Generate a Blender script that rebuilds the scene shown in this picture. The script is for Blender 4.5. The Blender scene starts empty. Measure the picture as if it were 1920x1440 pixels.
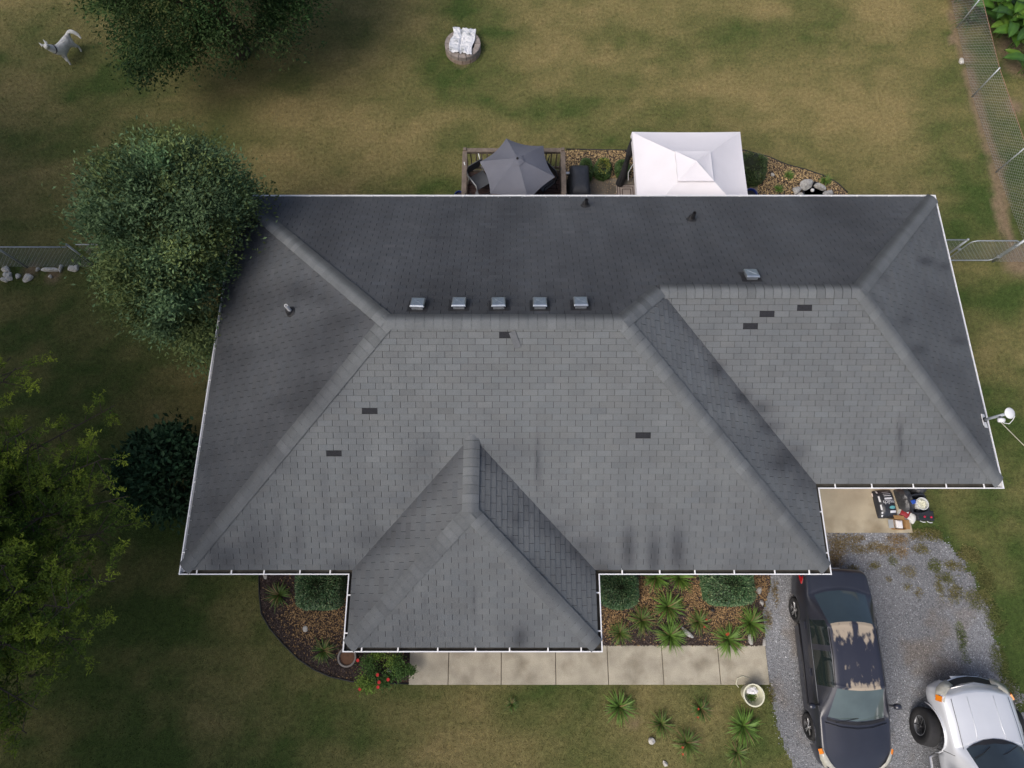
import bpy, math, random
import numpy as np
from mathutils import Vector, Matrix
random.seed(7); RNG = np.random.default_rng(11)
SC = bpy.context.scene
COL = SC.collection
# ------------------------------------------------------------------ camera
TH, FPX, HC = .301187, 1160.0, 16.696
cam = bpy.data.cameras.new('camera'); camo = bpy.data.objects.new('camera', cam); COL.objects.link(camo)
camo.location = (0, 0, HC); camo.rotation_euler = (TH, 0, 0)
cam.sensor_width = 36; cam.lens = 36*FPX/1920; cam.clip_end = 2000; cam.clip_start = .1
SC.camera = camo
# ------------------------------------------------------------------ sky, sun, exposure
SUN_EL, SUN_AZ = math.radians(51), math.radians(232)      # azimuth clockwise from north (+y)
w = bpy.data.worlds.new('World'); SC.world = w; w.use_nodes = True
nt = w.node_tree; bg = nt.nodes['Background']
sky = nt.nodes.new('ShaderNodeTexSky'); sky.sky_type = 'NISHITA'; sky.sun_disc = False
sky.sun_elevation = SUN_EL; sky.sun_rotation = SUN_AZ; sky.air_density = .8; sky.dust_density = 5.0; sky.ozone_density = 1.0
nt.links.new(sky.outputs[0], bg.inputs[0]); bg.inputs[1].default_value = .125
sl = bpy.data.lights.new('sun', 'SUN'); sl.energy = 1.1; sl.angle = math.radians(42); sl.color = (1, .985, .96)
so = bpy.data.objects.new('sun', sl); COL.objects.link(so)
sd = Vector((math.sin(SUN_AZ)*math.cos(SUN_EL), math.cos(SUN_AZ)*math.cos(SUN_EL), math.sin(SUN_EL)))
so.rotation_euler = (-sd).to_track_quat('-Z', 'Y').to_euler(); so.location = sd*60
SC.view_settings.view_transform = 'Standard'; SC.view_settings.look = 'None'
SC.view_settings.exposure = 0.46; SC.view_settings.gamma = 1.0
SC.render.engine = 'CYCLES'
# ------------------------------------------------------------------ pixel <-> world
CT, ST = math.cos(TH), math.sin(TH)
def U(u, v, z=0.0):
    X = (u-960)/FPX; Y = -(v-720)/FPX
    dx, dy, dz = X, Y*CT+ST, Y*ST-CT
    t = (z-HC)/dz
    return Vector((dx*t, dy*t, z))
def PX(x, y, z):
    dz = z-HC; dep = -dz*CT+y*ST; up = y*CT+dz*ST
    return 960+x*FPX/dep, 720-up*FPX/dep
# ------------------------------------------------------------------ noise in numpy
def _h(i, j, s):
    n = (i*374761393+j*668265263+s*974634541) & 0xffffffff
    n = ((n ^ (n >> 13))*1274126177) & 0xffffffff
    return ((n ^ (n >> 16)) & 0xffff)/65535.0
def vnoise(x, y, s=0):
    x = np.asarray(x, float); y = np.asarray(y, float)
    i = np.floor(x).astype(np.int64); j = np.floor(y).astype(np.int64)
    fx = x-i; fy = y-j; fx = fx*fx*(3-2*fx); fy = fy*fy*(3-2*fy)
    return (_h(i, j, s)*(1-fx)+_h(i+1, j, s)*fx)*(1-fy)+(_h(i, j+1, s)*(1-fx)+_h(i+1, j+1, s)*fx)*fy
def fbm(x, y, s=0, o=4):
    t = 0; a = .5; n = 0
    for k in range(o):
        t = t+a*vnoise(x*2**k, y*2**k, s+k*17); n += a; a *= .5
    return t/n
def lin(r, g, b):
    f = lambda c: c/12.92 if c <= .04045 else ((c+.055)/1.055)**2.4
    return (f(r/255), f(g/255), f(b/255))
# ------------------------------------------------------------------ materials
MATS = {}
def mat(name, col, rough=.8, var=.15, scale=6.0, bump=0.0, bscale=40.0, metal=0.0, spec=.4, attr=False, var2=.0, scale2=60.0, coat=0.0, col2=None, thr=(.45, .6), trans=0.0, stretch=None, thin=0.0):
    if name in MATS: return MATS[name]
    m = bpy.data.materials.new(name); m.use_nodes = True
    t = m.node_tree; N = t.nodes; L = t.links; bs = N['Principled BSDF']
    g = N.new('ShaderNodeNewGeometry' if attr else 'ShaderNodeTexCoord')
    src = g.outputs['Position'] if attr else g.outputs['Object']
    if stretch:
        mp = N.new('ShaderNodeMapping'); mp.inputs['Scale'].default_value = stretch
        L.new(src, mp.inputs[0]); src = mp.outputs[0]
    n1 = N.new('ShaderNodeTexNoise'); n1.inputs['Scale'].default_value = scale; n1.inputs['Detail'].default_value = 5
    L.new(src, n1.inputs['Vector'])
    mr = N.new('ShaderNodeMapRange'); mr.inputs[1].default_value = .25; mr.inputs[2].default_value = .75
    mr.inputs[3].default_value = 1-var; mr.inputs[4].default_value = 1+var
    L.new(n1.outputs[0], mr.inputs[0]); fac = mr.outputs[0]
    if var2:
        n2 = N.new('ShaderNodeTexNoise'); n2.inputs['Scale'].default_value = scale2; n2.inputs['Detail'].default_value = 2
        L.new(src, n2.inputs['Vector'])
        m2 = N.new('ShaderNodeMapRange'); m2.inputs[1].default_value = .3; m2.inputs[2].default_value = .7
        m2.inputs[3].default_value = 1-var2; m2.inputs[4].default_value = 1+var2
        L.new(n2.outputs[0], m2.inputs[0])
        mm = N.new('ShaderNodeMath'); mm.operation = 'MULTIPLY'; L.new(fac, mm.inputs[0]); L.new(m2.outputs[0], mm.inputs[1]); fac = mm.outputs[0]
    if attr:
        a = N.new('ShaderNodeAttribute'); a.attribute_name = 'Col'; csrc = a.outputs['Color']
    elif col2:
        n3 = N.new('ShaderNodeTexNoise'); n3.inputs['Scale'].default_value = scale*.7; n3.inputs['Detail'].default_value = 6
        L.new(src, n3.inputs['Vector'])
        cr = N.new('ShaderNodeMapRange'); cr.inputs[1].default_value = thr[0]; cr.inputs[2].default_value = thr[1]
        L.new(n3.outputs[0], cr.inputs[0])
        mx = N.new('ShaderNodeMix'); mx.data_type = 'RGBA'; mx.inputs[6].default_value = (*col, 1); mx.inputs[7].default_value = (*col2, 1)
        L.new(cr.outputs[0], mx.inputs[0]); csrc = mx.outputs[2]
    else:
        c = N.new('ShaderNodeRGB'); c.outputs[0].default_value = (*col, 1); csrc = c.outputs[0]
    vm = N.new('ShaderNodeVectorMath'); vm.operation = 'SCALE'
    L.new(csrc, vm.inputs[0]); L.new(fac, vm.inputs['Scale']); L.new(vm.outputs[0], bs.inputs['Base Color'])
    bs.inputs['Roughness'].default_value = rough; bs.inputs['Metallic'].default_value = metal
    bs.inputs['Specular IOR Level'].default_value = spec
    if coat: bs.inputs['Coat Weight'].default_value = coat; bs.inputs['Coat Roughness'].default_value = .06
    if trans: bs.inputs['Transmission Weight'].default_value = trans
    if thin:
        # leaf / cloth that lets some light through
        tr = N.new('ShaderNodeBsdfTranslucent'); L.new(vm.outputs[0], tr.inputs[0])
        ms = N.new('ShaderNodeMixShader'); ms.inputs[0].default_value = thin
        L.new(bs.outputs[0], ms.inputs[1]); L.new(tr.outputs[0], ms.inputs[2]); L.new(ms.outputs[0], N['Material Output'].inputs[0])
    if bump:
        nb = N.new('ShaderNodeTexNoise'); nb.inputs['Scale'].default_value = bscale; nb.inputs['Detail'].default_value = 4
        L.new(src, nb.inputs['Vector'])
        b = N.new('ShaderNodeBump'); b.inputs['Strength'].default_value = bump; b.inputs['Distance'].default_value = .02
        L.new(nb.outputs[0], b.inputs['Height']); L.new(b.outputs[0], bs.inputs['Normal'])
    MATS[name] = m; return m
# ------------------------------------------------------------------ objects
def tag(o, label=None, cat=None, group=None, kind=None):
    if label: o['label'] = label
    if cat: o['category'] = cat
    if group: o['group'] = group
    if kind: o['kind'] = kind
    return o
def empty(name, loc=(0, 0, 0), rz=0.0):
    o = bpy.data.objects.new(name, None); COL.objects.link(o); o.location = loc; o.rotation_euler = (0, 0, rz); o.empty_display_size = .2
    return o
def link(name, me, m=None, parent=None, loc=None, rz=0.0):
    o = bpy.data.objects.new(name, me); COL.objects.link(o)
    if m is not None and len(me.materials) == 0: me.materials.append(m)
    if parent is not None: o.parent = parent
    if loc is not None: o.location = loc
    if rz: o.rotation_euler = (0, 0, rz)
    return o
def npmesh(name, V, Fc, cols=None, smooth=False):
    """V (n,3), Fc (m,k) equal-size faces, cols (n,3) per vertex"""
    me = bpy.data.meshes.new(name); V = np.asarray(V, np.float32); Fc = np.asarray(Fc, np.int32); m, k = Fc.shape
    me.vertices.add(len(V)); me.vertices.foreach_set('co', V.ravel())
    me.loops.add(m*k); me.loops.foreach_set('vertex_index', Fc.ravel())
    me.polygons.add(m); me.polygons.foreach_set('loop_start', np.arange(0, m*k, k, dtype=np.int32))
    me.polygons.foreach_set('loop_total', np.full(m, k, np.int32))
    me.polygons.foreach_set('use_smooth', np.full(m, smooth))
    me.update(calc_edges=True)
    if cols is not None:
        a = me.color_attributes.new('Col', 'FLOAT_COLOR', 'POINT')
        c4 = np.ones((len(V), 4), np.float32); c4[:, :3] = cols; a.data.foreach_set('color', c4.ravel())
    return me
class MB:
    def __init__(s): s.v = []; s.f = []; s.c = []
    def add(s, vs, fs):
        b = len(s.v); s.v += [tuple(p) for p in vs]; s.f += [tuple(i+b for i in f) for f in fs]; return b
    def box(s, c, d, rz=0.0, M=None):
        x, y, z = d[0]/2, d[1]/2, d[2]/2; ca, sa = math.cos(rz), math.sin(rz); P = []
        for sz in (-1, 1):
            for sx, sy in ((-1, -1), (1, -1), (1, 1), (-1, 1)):
                px, py = sx*x, sy*y
                q = Vector((px*ca-py*sa, px*sa+py*ca, sz*z))
                if M is not None: q = M @ q
                P.append((c[0]+q[0], c[1]+q[1], c[2]+q[2]))
        s.add(P, [(0, 3, 2, 1), (4, 5, 6, 7), (0, 1, 5, 4), (1, 2, 6, 5), (2, 3, 7, 6), (3, 0, 4, 7)]); return s
    def cbox(s, c, d, ch=.01, rz=0.0):
        """box with chamfered top edges"""
        x, y, z = d[0]/2, d[1]/2, d[2]/2; ca, sa = math.cos(rz), math.sin(rz); P = []
        for k, zz in ((0, -z), (0, z-ch), (ch, z)):
            for sx, sy in ((-1, -1), (1, -1), (1, 1), (-1, 1)):
                px, py = sx*(x-k), sy*(y-k); P.append((c[0]+px*ca-py*sa, c[1]+px*sa+py*ca, c[2]+zz))
        F = [(3, 2, 1, 0), (8, 9, 10, 11)]
        for b in (0, 4):
            for i in range(4): j = (i+1) % 4; F.append((b+i, b+j, b+4+j, b+4+i))
        s.add(P, F); return s
    def tube(s, pts, r, n=8, caps=True):
        pts = [Vector(p) for p in pts]; R = r if hasattr(r, '__len__') else [r]*len(pts); rings = []; up = None
        for i, p in enumerate(pts):
            t = (pts[min(i+1, len(pts)-1)]-pts[max(i-1, 0)]).normalized()
            if up is None: up = Vector((0, 0, 1)) if abs(t.z) < .9 else Vector((1, 0, 0))
            a = t.cross(up)
            if a.length < 1e-5: a = t.cross(Vector((0, 1, 0)))
            a.normalize(); b = a.cross(t).normalized(); up = b
            rings.append([p+(a*math.cos(2*math.pi*k/n)+b*math.sin(2*math.pi*k/n))*R[i] for k in range(n)])
        V = [q for rg in rings for q in rg]; F = []
        for i in range(len(pts)-1):
            for k in range(n): l = (k+1) % n; F.append((i*n+k, i*n+l, i*n+n+l, i*n+n+k))
        if caps: F.append(tuple(range(n-1, -1, -1))); F.append(tuple(range(len(V)-n, len(V))))
        s.add(V, F); return s
    def lathe(s, prof, c=(0, 0, 0), n=24, M=None, close=False, cap=True):
        V = []; F = []
        for r, z in prof:
            for k in range(n):
                a = 2*math.pi*k/n; q = Vector((r*math.cos(a), r*math.sin(a), z))
                if M is not None: q = M @ q
                V.append((c[0]+q[0], c[1]+q[1], c[2]+q[2]))
        m = len(prof)
        for i in range(m-1+(1 if close else 0)):
            j = (i+1) % m
            for k in range(n): l = (k+1) % n; F.append((i*n+k, i*n+l, j*n+l, j*n+k))
        if cap and not close:
            if prof[0][0] > 1e-4: F.append(tuple(range(n-1, -1, -1)))
            if prof[-1][0] > 1e-4: F.append(tuple(range((m-1)*n, m*n)))
        s.add(V, F); return s
    def prism(s, poly, z0, z1):
        n = len(poly); V = [(p[0], p[1], z0) for p in poly]+[(p[0], p[1], z1) for p in poly]
        F = [tuple(range(n-1, -1, -1)), tuple(range(n, 2*n))]+[(i, (i+1) % n, n+(i+1) % n, n+i) for i in range(n)]
        s.add(V, F); return s
    def build(s, name, m=None, parent=None, loc=None, rz=0.0, smooth=False, cols=None):
        me = bpy.data.meshes.new(name); me.from_pydata(s.v, [], s.f); me.update()
        if smooth:
            for p in me.polygons: p.use_smooth = True
        if cols is not None:
            a = me.color_attributes.new('Col', 'FLOAT_COLOR', 'POINT')
            c4 = np.ones((len(s.v), 4), np.float32); c4[:, :3] = cols; a.data.foreach_set('color', c4.ravel())
        return link(name, me, m, parent, loc, rz)
def bevel(o, w=.01, seg=2):
    b = o.modifiers.new('bevel', 'BEVEL'); b.width = w; b.segments = seg; b.limit_method = 'ANGLE'; return o
def subsurf(o, n=2):
    b = o.modifiers.new('sub', 'SUBSURF'); b.levels = n; b.render_levels = n; return o
def inpoly(x, y, poly):
    x = np.asarray(x, float); y = np.asarray(y, float); r = np.zeros(x.shape, bool); n = len(poly)
    for i in range(n):
        x1, y1 = poly[i][0], poly[i][1]; x2, y2 = poly[(i+1) % n][0], poly[(i+1) % n][1]
        if y1 == y2: continue
        c = ((y1 > y) != (y2 > y)) & (x < (x2-x1)*(y-y1)/(y2-y1)+x1); r ^= c
    return r
def UP(pts, z=0.0): return [U(p[0], p[1], z) for p in pts]
# plan of the roof (outer gutter line)
PT = .58538; ZE = 2.9
X0, X1, XE, YN, YS, YS2, G0, G1, GY = -7.107, 6.819, 10.928, 9.395, .028, 1.854, -3.491, 1.869, -1.496
WA = (YN-YS)/2; YR = (YN+YS)/2; WB = (YN-YS2)/2; YR2 = (YN+YS2)/2; GW = (G1-G0)/2; GX = (G0+G1)/2
XV = X1-WA+(WA-WB)
def env(x, y):
    x = np.asarray(x, float); y = np.asarray(y, float)
    A = np.minimum(np.minimum(x-X0, X1-x), np.minimum(y-YS, YN-y))
    B = np.where(x > XV-1, np.minimum(np.minimum(y-YS2, YN-y), XE-x), -9)
    G = np.where(y < YS+GW, np.minimum(np.minimum(x-G0, G1-x), y-GY), -9)
    return ZE+PT*np.maximum(np.maximum(A, B), G)
def roofhit(u, v):
    lo, hi = 2.0, 6.5
    for k in range(60):
        z = (lo+hi)/2; p = U(u, v, z)
        if z > float(env(p.x, p.y)): hi = z
        else: lo = z
    return U(u, v, lo)
# ================================================================== GROUND
CP = '''70 120 .5;60 300 .4;200 210 .32;250 250 .3;400 220 .45;500 280 .8;650 60 .5;700 150 .65;800 250 .85;1000 120 .8;1100 60 .7;1200 30 .55;1250 80 .4;1300 150 .55;1400 100 .4;1500 200 .6;1600 250 .8;1700 300 .9;1650 120 .75;1500 330 .6;1700 60 .8;1745 150 .75;1780 150 .05;1795 250 .1;1815 330 .0;1780 400 .25;1750 380 .4;900 215 .15;980 215 .35;950 250 .9;1100 265 .45;600 330 .75;780 340 .3;650 300 .75;250 400 .5;60 420 .6;100 560 .4;80 650 .15;200 620 .3;60 600 .3;200 700 .1;300 720 .35;330 780 .35;100 900 .2;300 1000 .1;320 1100 .12;400 1150 .2;300 1250 .15;450 1250 .3;200 1400 .15;450 1400 .2;640 1350 .35;700 1330 .42;760 1400 .4;860 1310 .5;880 1345 .8;950 1400 .35;1050 1320 .35;1100 1400 .45;1200 1400 .35;1200 1310 .4;1180 1345 .8;1250 1300 .55;1350 1300 .4;1420 1330 .35;1440 1400 .35;1400 1430 .3;1850 600 .22;1880 700 .28;1870 550 .3;1850 850 .2;1900 900 .08;1800 960 .3;1820 1000 .35;1900 1000 .0;1880 1100 .2;1860 1020 .15;1900 1200 .1;1900 520 .3;490 1100 .3;480 1180 .35;1000 30 .7;1500 30 .5;820 90 .75;820 125 .15;835 105 .1;880 60 .25;905 80 .2;905 100 .25'''
CP = np.array([[float(q) for q in r.split()] for r in CP.split(';')])
CPW = np.array([list(U(a[0], a[1])[:2])+[a[2]] for a in CP])
def dryness(x, y):
    num = np.zeros(x.shape); den = np.zeros(x.shape)+1e-9
    for cx, cy, d in CPW:
        r2 = (x-cx)**2+(y-cy)**2; wgt = np.exp(-r2/(2*.75**2))+.02/(1+r2)**1.5
        num += wgt*d; den += wgt
    d = num/den
    n = fbm(x*.55, y*.9, 3, 4)-.5; n2 = fbm(x*2.2, y*3.2, 9, 3)-.5; st = vnoise(x*.12, y*1.5, 31)-.5
    return np.clip(d+n*1.1+n2*.55+st*.28, 0, 1)
DIRT = [(1788, 30, .35), (1795, 75, .35), (1812, 110, .3), (1828, 180, .22), (1835, 205, .25), (1845, 240, .25), (1855, 275, .28), (1868, 310, .3), (1875, 350, .2), (1875, 385, .3), (1885, 430, .25), (1905, 490, .5), (1930, 480, .5), (1890, 90, .5), (1905, 130, .5), (1880, 30, .6), (1900, 200, .3), (868, 118, .25), (1185, 1350, .15), (1690, 1003, .2), (100, 515, .25), (60, 510, .3)]
DW = [(*U(a, b)[:2], r) for a, b, r in DIRT]
_dp = [(1785, -10), (1795, 75), (1812, 115), (1830, 190), (1845, 240), (1856, 275), (1868, 310), (1876, 350), (1878, 390), (1888, 435), (1915, 490)]
for (a, b), (c, d) in zip(_dp[:-1], _dp[1:]):
    for q in range(5): p_ = U(a+(c-a)*q/5, b+(d-b)*q/5); DW.append((p_.x, p_.y, .17+.1*random.random()))
def dirtness(x, y):
    m = np.zeros(x.shape)
    for cx, cy, r in DW: m = np.maximum(m, np.exp(-((x-cx)**2+(y-cy)**2)/(r*r*1.2)))
    return np.clip((m-.35+(fbm(x*3, y*3, 77, 3)-.5)*.7)*2.2, 0, 1)
C_DRY = np.array((.262, .212, .092)); C_GRN = np.array((.062, .096, .024)); C_DIRT = np.array((.23, .17, .105))
def lawncol(x, y):
    d = dryness(x, y)[:, None]; k = dirtness(x, y)[:, None]
    c = C_GRN*(1-d)+C_DRY*d
    return c*(1-k)+C_DIRT*k, k[:, 0]
BED_L = UP([(487, 1040), (487, 1110), (491, 1150), (507, 1178), (531, 1206), (560, 1235), (590, 1255), (620, 1268), (660, 1277), (700, 1280), (767, 1281), (767, 1190), (660, 1190), (660, 1040)])
BED_R = UP([(1120, 1030), (1446, 1030), (1443, 1100), (1428, 1150), (1434, 1185), (1427, 1211), (1120, 1211)])
BED_B = UP([(1058, 283), (1180, 283), (1390, 283), (1440, 295), (1475, 310), (1510, 319), (1545, 331), (1570, 345), (1588, 362), (1592, 420), (1058, 420)])
DRIVE = UP([(1446, 1030), (1446, 1100), (1431, 1150), (1436, 1185), (1432, 1250), (1441, 1290), (1452, 1335), (1470, 1400), (1487, 1440), (1520, 1560), (2250, 1560), (2080, 1430), (1960, 1350), (1905, 1310), (1880, 1270), (1868, 1210), (1856, 1150), (1838, 1095), (1800, 1045), (1750, 1008), (1700, 996), (1500, 990)])
PAD = UP([(1500, 860), (1686, 860), (1686, 999), (1500, 999)], .03)
WALK_Y0, WALK_Y1 = U(960, 1210, .03).y, U(960, 1284, .03).y
WALK_X = [U(a, 1250, .03).x for a in (767, 841, 940, 1042, 1140, 1243, 1349, 1440)]
PATIO = UP([(1104, 336), (1196, 336), (1420, 350), (1420, 440), (1104, 440)])
FOOT = [(X0+.3, YS+.3), (X1-.3, YS+.3), (X1-.3, YS2+.3), (XE-.3, YS2+.3), (XE-.3, YN-.3), (X0+.3, YN-.3)]
FOOT2 = [(G0+.3, GY+.3), (G1-.3, GY+.3), (G1-.3, YS+1), (G0+.3, YS+1)]
def in_drive(x, y):
    nx = (fbm(x*2.6, y*2.6, 5, 5)-.5)*.6; ny = (fbm(x*2.6+40, y*2.6, 6, 5)-.5)*.6
    e = np.clip((x-7.6)/1.5, .3, 1)
    return inpoly(x+nx*e, y+ny*e, DRIVE)
WEED = [(1572, 1020, .3, .26, .8), (1566, 1045, .18, .3, .9), (1600, 1010, .35, .12, .8), (1680, 1012, .33, .14, 1.0), (1690, 1035, .22, .18, 1.0), (1672, 1050, .12, .17, .2), (1640, 1025, .3, .15, .7), (1752, 1062, .22, .16, .2), (1775, 1085, .2, .16, .3), (1790, 1110, .2, .22, .5), (1700, 1070, .25, .15, .6), (1802, 1200, .13, .42, .1), (1725, 1030, .2, .14, .5), (1760, 1100, .12, .3, .5), (1830, 1130, .3, .3, .3), (1745, 1000, .3, .2, .4), (1848, 1085, .25, .3, .3), (1862, 1160, .22, .4, .2), (1872, 1235, .2, .4, .2), (1812, 1040, .35, .2, .4), (1722, 1003, .3, .14, .6), (1845, 1120, .2, .2, .4), (1785, 1060, .25, .14, .5), (1660, 1030, .35, .16, .9), (1610, 1030, .3, .14, .7), (1640, 1060, .15, .1, .5), (1600, 1065, .12, .1, .6), (1700, 1100, .1, .1, .5), (1452, 1110, .1, .3, .8), (1440, 1160, .1, .3, .8), (1446, 1300, .1, .2, .5), (1890, 1290, .25, .25, .2), (1720, 1110, .12, .1, .6), (1665, 1085, .1, .08, .6)]
WW = [(*U(a, b)[:2], rx, ry, d) for a, b, rx, ry, d in WEED]
def in_walk(x, y): return (x > WALK_X[0]) & (x < WALK_X[-1]-.05) & (y < WALK_Y0) & (y > WALK_Y1)
def blocked(x, y):
    return inpoly(x, y, FOOT) | inpoly(x, y, FOOT2) | in_drive(x, y) | inpoly(x, y, PAD) | inpoly(x, y, BED_L) | inpoly(x, y, BED_R) | inpoly(x, y, BED_B) | in_walk(x, y)
# --- the lawn sheet (vertex colours hold how dry each patch of grass is)
gx = np.concatenate([[-600, -200, -80, -45], np.arange(-30, 30.01, .2), [45, 80, 200, 600]])
gy = np.concatenate([[-600, -200, -60, -25], np.arange(-10, 30.01, .2), [45, 80, 200, 600]])
GXX, GYY = np.meshgrid(gx, gy); nx_, ny_ = len(gx), len(gy)
V = np.stack([GXX.ravel(), GYY.ravel(), np.zeros(GXX.size)], 1)
idx = np.arange(nx_*ny_).reshape(ny_, nx_)
Fq = np.stack([idx[:-1, :-1].ravel(), idx[:-1, 1:].ravel(), idx[1:, 1:].ravel(), idx[1:, :-1].ravel()], 1)
cg, _ = lawncol(V[:, 0], V[:, 1])
M_LAWN = mat('lawn_soil_and_thatch', (1, 1, 1), .95, .3, 9, .8, 70, attr=True, var2=.32, scale2=42, spec=.15)
lawn = link('lawn', npmesh('lawn', V, Fq, cg*.85), M_LAWN); tag(lawn, kind='structure')
# --- grass blades
def blades(n_try, xr, yr, keep, lmin, lmax, wd, colf, seed):
    r = np.random.default_rng(seed)
    x = r.uniform(*xr, n_try); y = r.uniform(*yr, n_try)
    k = keep(x, y, r); x = x[k]; y = y[k]; n = len(x)
    c = colf(x, y, r); n = len(x)
    L = r.uniform(lmin, lmax, n); a = r.uniform(0, 2*np.pi, n); tl = r.uniform(.35, 1.1, n)
    dx, dy = np.cos(a)*np.sin(tl)*L, np.sin(a)*np.sin(tl)*L; dz = np.cos(tl)*L
    b = a+np.pi/2+r.uniform(-.6, .6, n); ww = wd*r.uniform(.6, 1.4, n)
    P = np.empty((n, 3, 3)); P[:, 0] = np.stack([x-np.cos(b)*ww, y-np.sin(b)*ww, np.full(n, .002)], 1)
    P[:, 1] = np.stack([x+np.cos(b)*ww, y+np.sin(b)*ww, np.full(n, .002)], 1); P[:, 2] = np.stack([x+dx, y+dy, dz], 1)
    j = r.uniform(.45, 1.65, (n, 1)); cc = np.repeat((c*j)[:, None, :], 3, 1)
    return P.reshape(-1, 3), cc.reshape(-1, 3)
def keep_lawn(x, y, r):
    u, v = PX(x, y, 0.0)
    k = (u > -60) & (u < 1980) & (v > -60) & (v < 1500)
    k &= ~blocked(x, y)
    k &= r.uniform(0, 1, x.shape) > dirtness(x, y)*.8
    return k
def col_lawn(x, y, r):
    c, _ = lawncol(x, y)
    t = r.uniform(0, 1, (len(x), 1)); return c*(1+.2*(t-.5))*np.where(t > .8, np.array([[1.12, 1.0, .9]]), np.array([[.97, 1.02, .95]]))
P1, K1 = blades(620000, (-19, 19), (-5, 20.5), keep_lawn, .025, .06, .0065, col_lawn, 1)
def keep_weed(x, y, r):
    m = np.zeros(x.shape)
    for cx, cy, rx, ry, d in WW: m = np.maximum(m, np.exp(-((x-cx)/rx)**2-((y-cy)/ry)**2))
    return (r.uniform(0, 1, x.shape) < np.clip((m-.25)*1.3+(fbm(x*6, y*6, 8, 2)-.5)*.8, 0, 1))
def col_weed(x, y, r):
    d = np.zeros(x.shape); wt = np.zeros(x.shape)+1e-6
    for cx, cy, rx, ry, dd in WW:
        g = np.exp(-((x-cx)/rx)**2-((y-cy)/ry)**2); d += g*dd; wt += g
    d = (d/wt)[:, None]; return np.array((.085, .13, .035))*(1-d)+np.array((.27, .19, .095))*d
P2, K2 = blades(420000, (5.8, 13.2), (-3.6, 1.6), keep_weed, .03, .075, .008, col_weed, 2)
def edge_keep(x, y, r):   # grass leaning over the walk, the drive and the bed edges
    b = blocked(x, y)
    o = np.zeros(x.shape, bool)
    for dx, dy in ((.09, 0), (-.09, 0), (0, .09), (0, -.09)): o |= ~blocked(x+dx, y+dy)
    return b & o & (r.uniform(0, 1, x.shape) < .75*fbm(x*3, y*3, 4, 2))
P3, K3 = blades(260000, (-6.5, 13), (-4.5, 1.5), edge_keep, .03, .07, .006, col_lawn, 3)
PA = np.concatenate([P1, P2, P3]); KA = np.concatenate([K1, K2, K3])
M_BLADE = mat('grass_blade', (1, 1, 1), .75, .12, 3, attr=True, thin=.25, spec=.2)
grass = link('grass', npmesh('grass', PA, np.arange(len(PA)).reshape(-1, 3), KA), M_BLADE)
tag(grass, 'short mown grass, tan and dry behind the house and greener at the sides', 'grass', kind='stuff')
# --- driveway sheet with a ragged edge
cs = .05; xs = np.arange(5.4, 15.5, cs); ys = np.arange(-6.5, 1.6, cs)
XX, YY = np.meshgrid(xs, ys); inside = in_drive(XX+cs/2, YY+cs/2)
ii = np.argwhere(inside[:-1, :-1]); ncx = len(xs); q = ii[:, 0]*ncx+ii[:, 1]
Fd = np.stack([q, q+1, q+1+ncx, q+ncx], 1)
zz = .004+.012*fbm(XX*.8, YY*.8, 12, 2)
Vd = np.stack([XX.ravel(), YY.ravel(), zz.ravel()], 1)
us, inv = np.unique(Fd, return_inverse=True); Vd = Vd[us]; Fd = inv.reshape(Fd.shape)
def gravcol(x, y):
    g = .27+.10*(fbm(x*.7, y*.7, 21, 3)-.5)*2; dirt = np.clip((fbm(x*1.1+7, y*1.1, 33, 4)-.60)*3, 0, .5)[:, None]
    g = g[:, None]*np.array([[.97, 1.0, 1.05]]); return g*(1-dirt)+np.array([[.21, .165, .12]])*dirt
drive = link('gravel_driveway', npmesh('gravel_driveway', Vd, Fd, gravcol(Vd[:, 0], Vd[:, 1])*.8), mat('gravel_bed', (1, 1, 1), .95, .25, 14, .9, 60, attr=True, var2=.4, scale2=55, spec=.2))
tag(drive, kind='structure')
r = np.random.default_rng(5); n = 62000; x = r.uniform(5.4, 14.5, n); y = r.uniform(-5.2, 1.5, n)
k = in_drive(x+r.normal(0, .06, n), y+r.normal(0, .06, n)); x = x[k]; y = y[k]
u, v = PX(x, y, 0.); k = (u < 1990) & (v < 1510) & ~inpoly(x, y, FOOT); x = x[k]; y = y[k]; n = len(x)
sz = r.uniform(.006, .016, n)*np.where(r.uniform(0, 1, n) > .97, 1.6, 1); an = r.uniform(0, 6.28, n)
O = np.array([[1, 0, 0], [0, 1, 0], [-1, 0, 0], [0, -1, 0], [0, 0, .75], [0, 0, -.75]])
q = O[None]*np.stack([sz*r.uniform(.8, 1.5, n), sz, sz*r.uniform(.6, 1, n)], 1)[:, None, :]
ca, sa = np.cos(an)[:, None], np.sin(an)[:, None]
Vs = np.stack([q[..., 0]*ca-q[..., 1]*sa+x[:, None], q[..., 0]*sa+q[..., 1]*ca+y[:, None], q[..., 2]+.018], 2).reshape(-1, 3)
fo = np.array([[0, 1, 4], [1, 2, 4], [2, 3, 4], [3, 0, 4], [1, 0, 5], [2, 1, 5], [3, 2, 5], [0, 3, 5]])
Fs = (np.arange(n)[:, None, None]*6+fo[None]).reshape(-1, 3)
kc = gravcol(x, y)*r.choice([.5, .8, 1., 1.25, 1.8], (n, 1), p=[.12, .25, .33, .22, .08])
gst = link('gravel', npmesh('gravel', Vs, Fs, np.repeat(kc, 6, 0)), mat('gravel_stone', (1, 1, 1), .85, .1, 20, attr=True, spec=.3))
tag(gst, 'loose grey crushed stone covering the driveway', 'gravel', kind='stuff')
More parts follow.
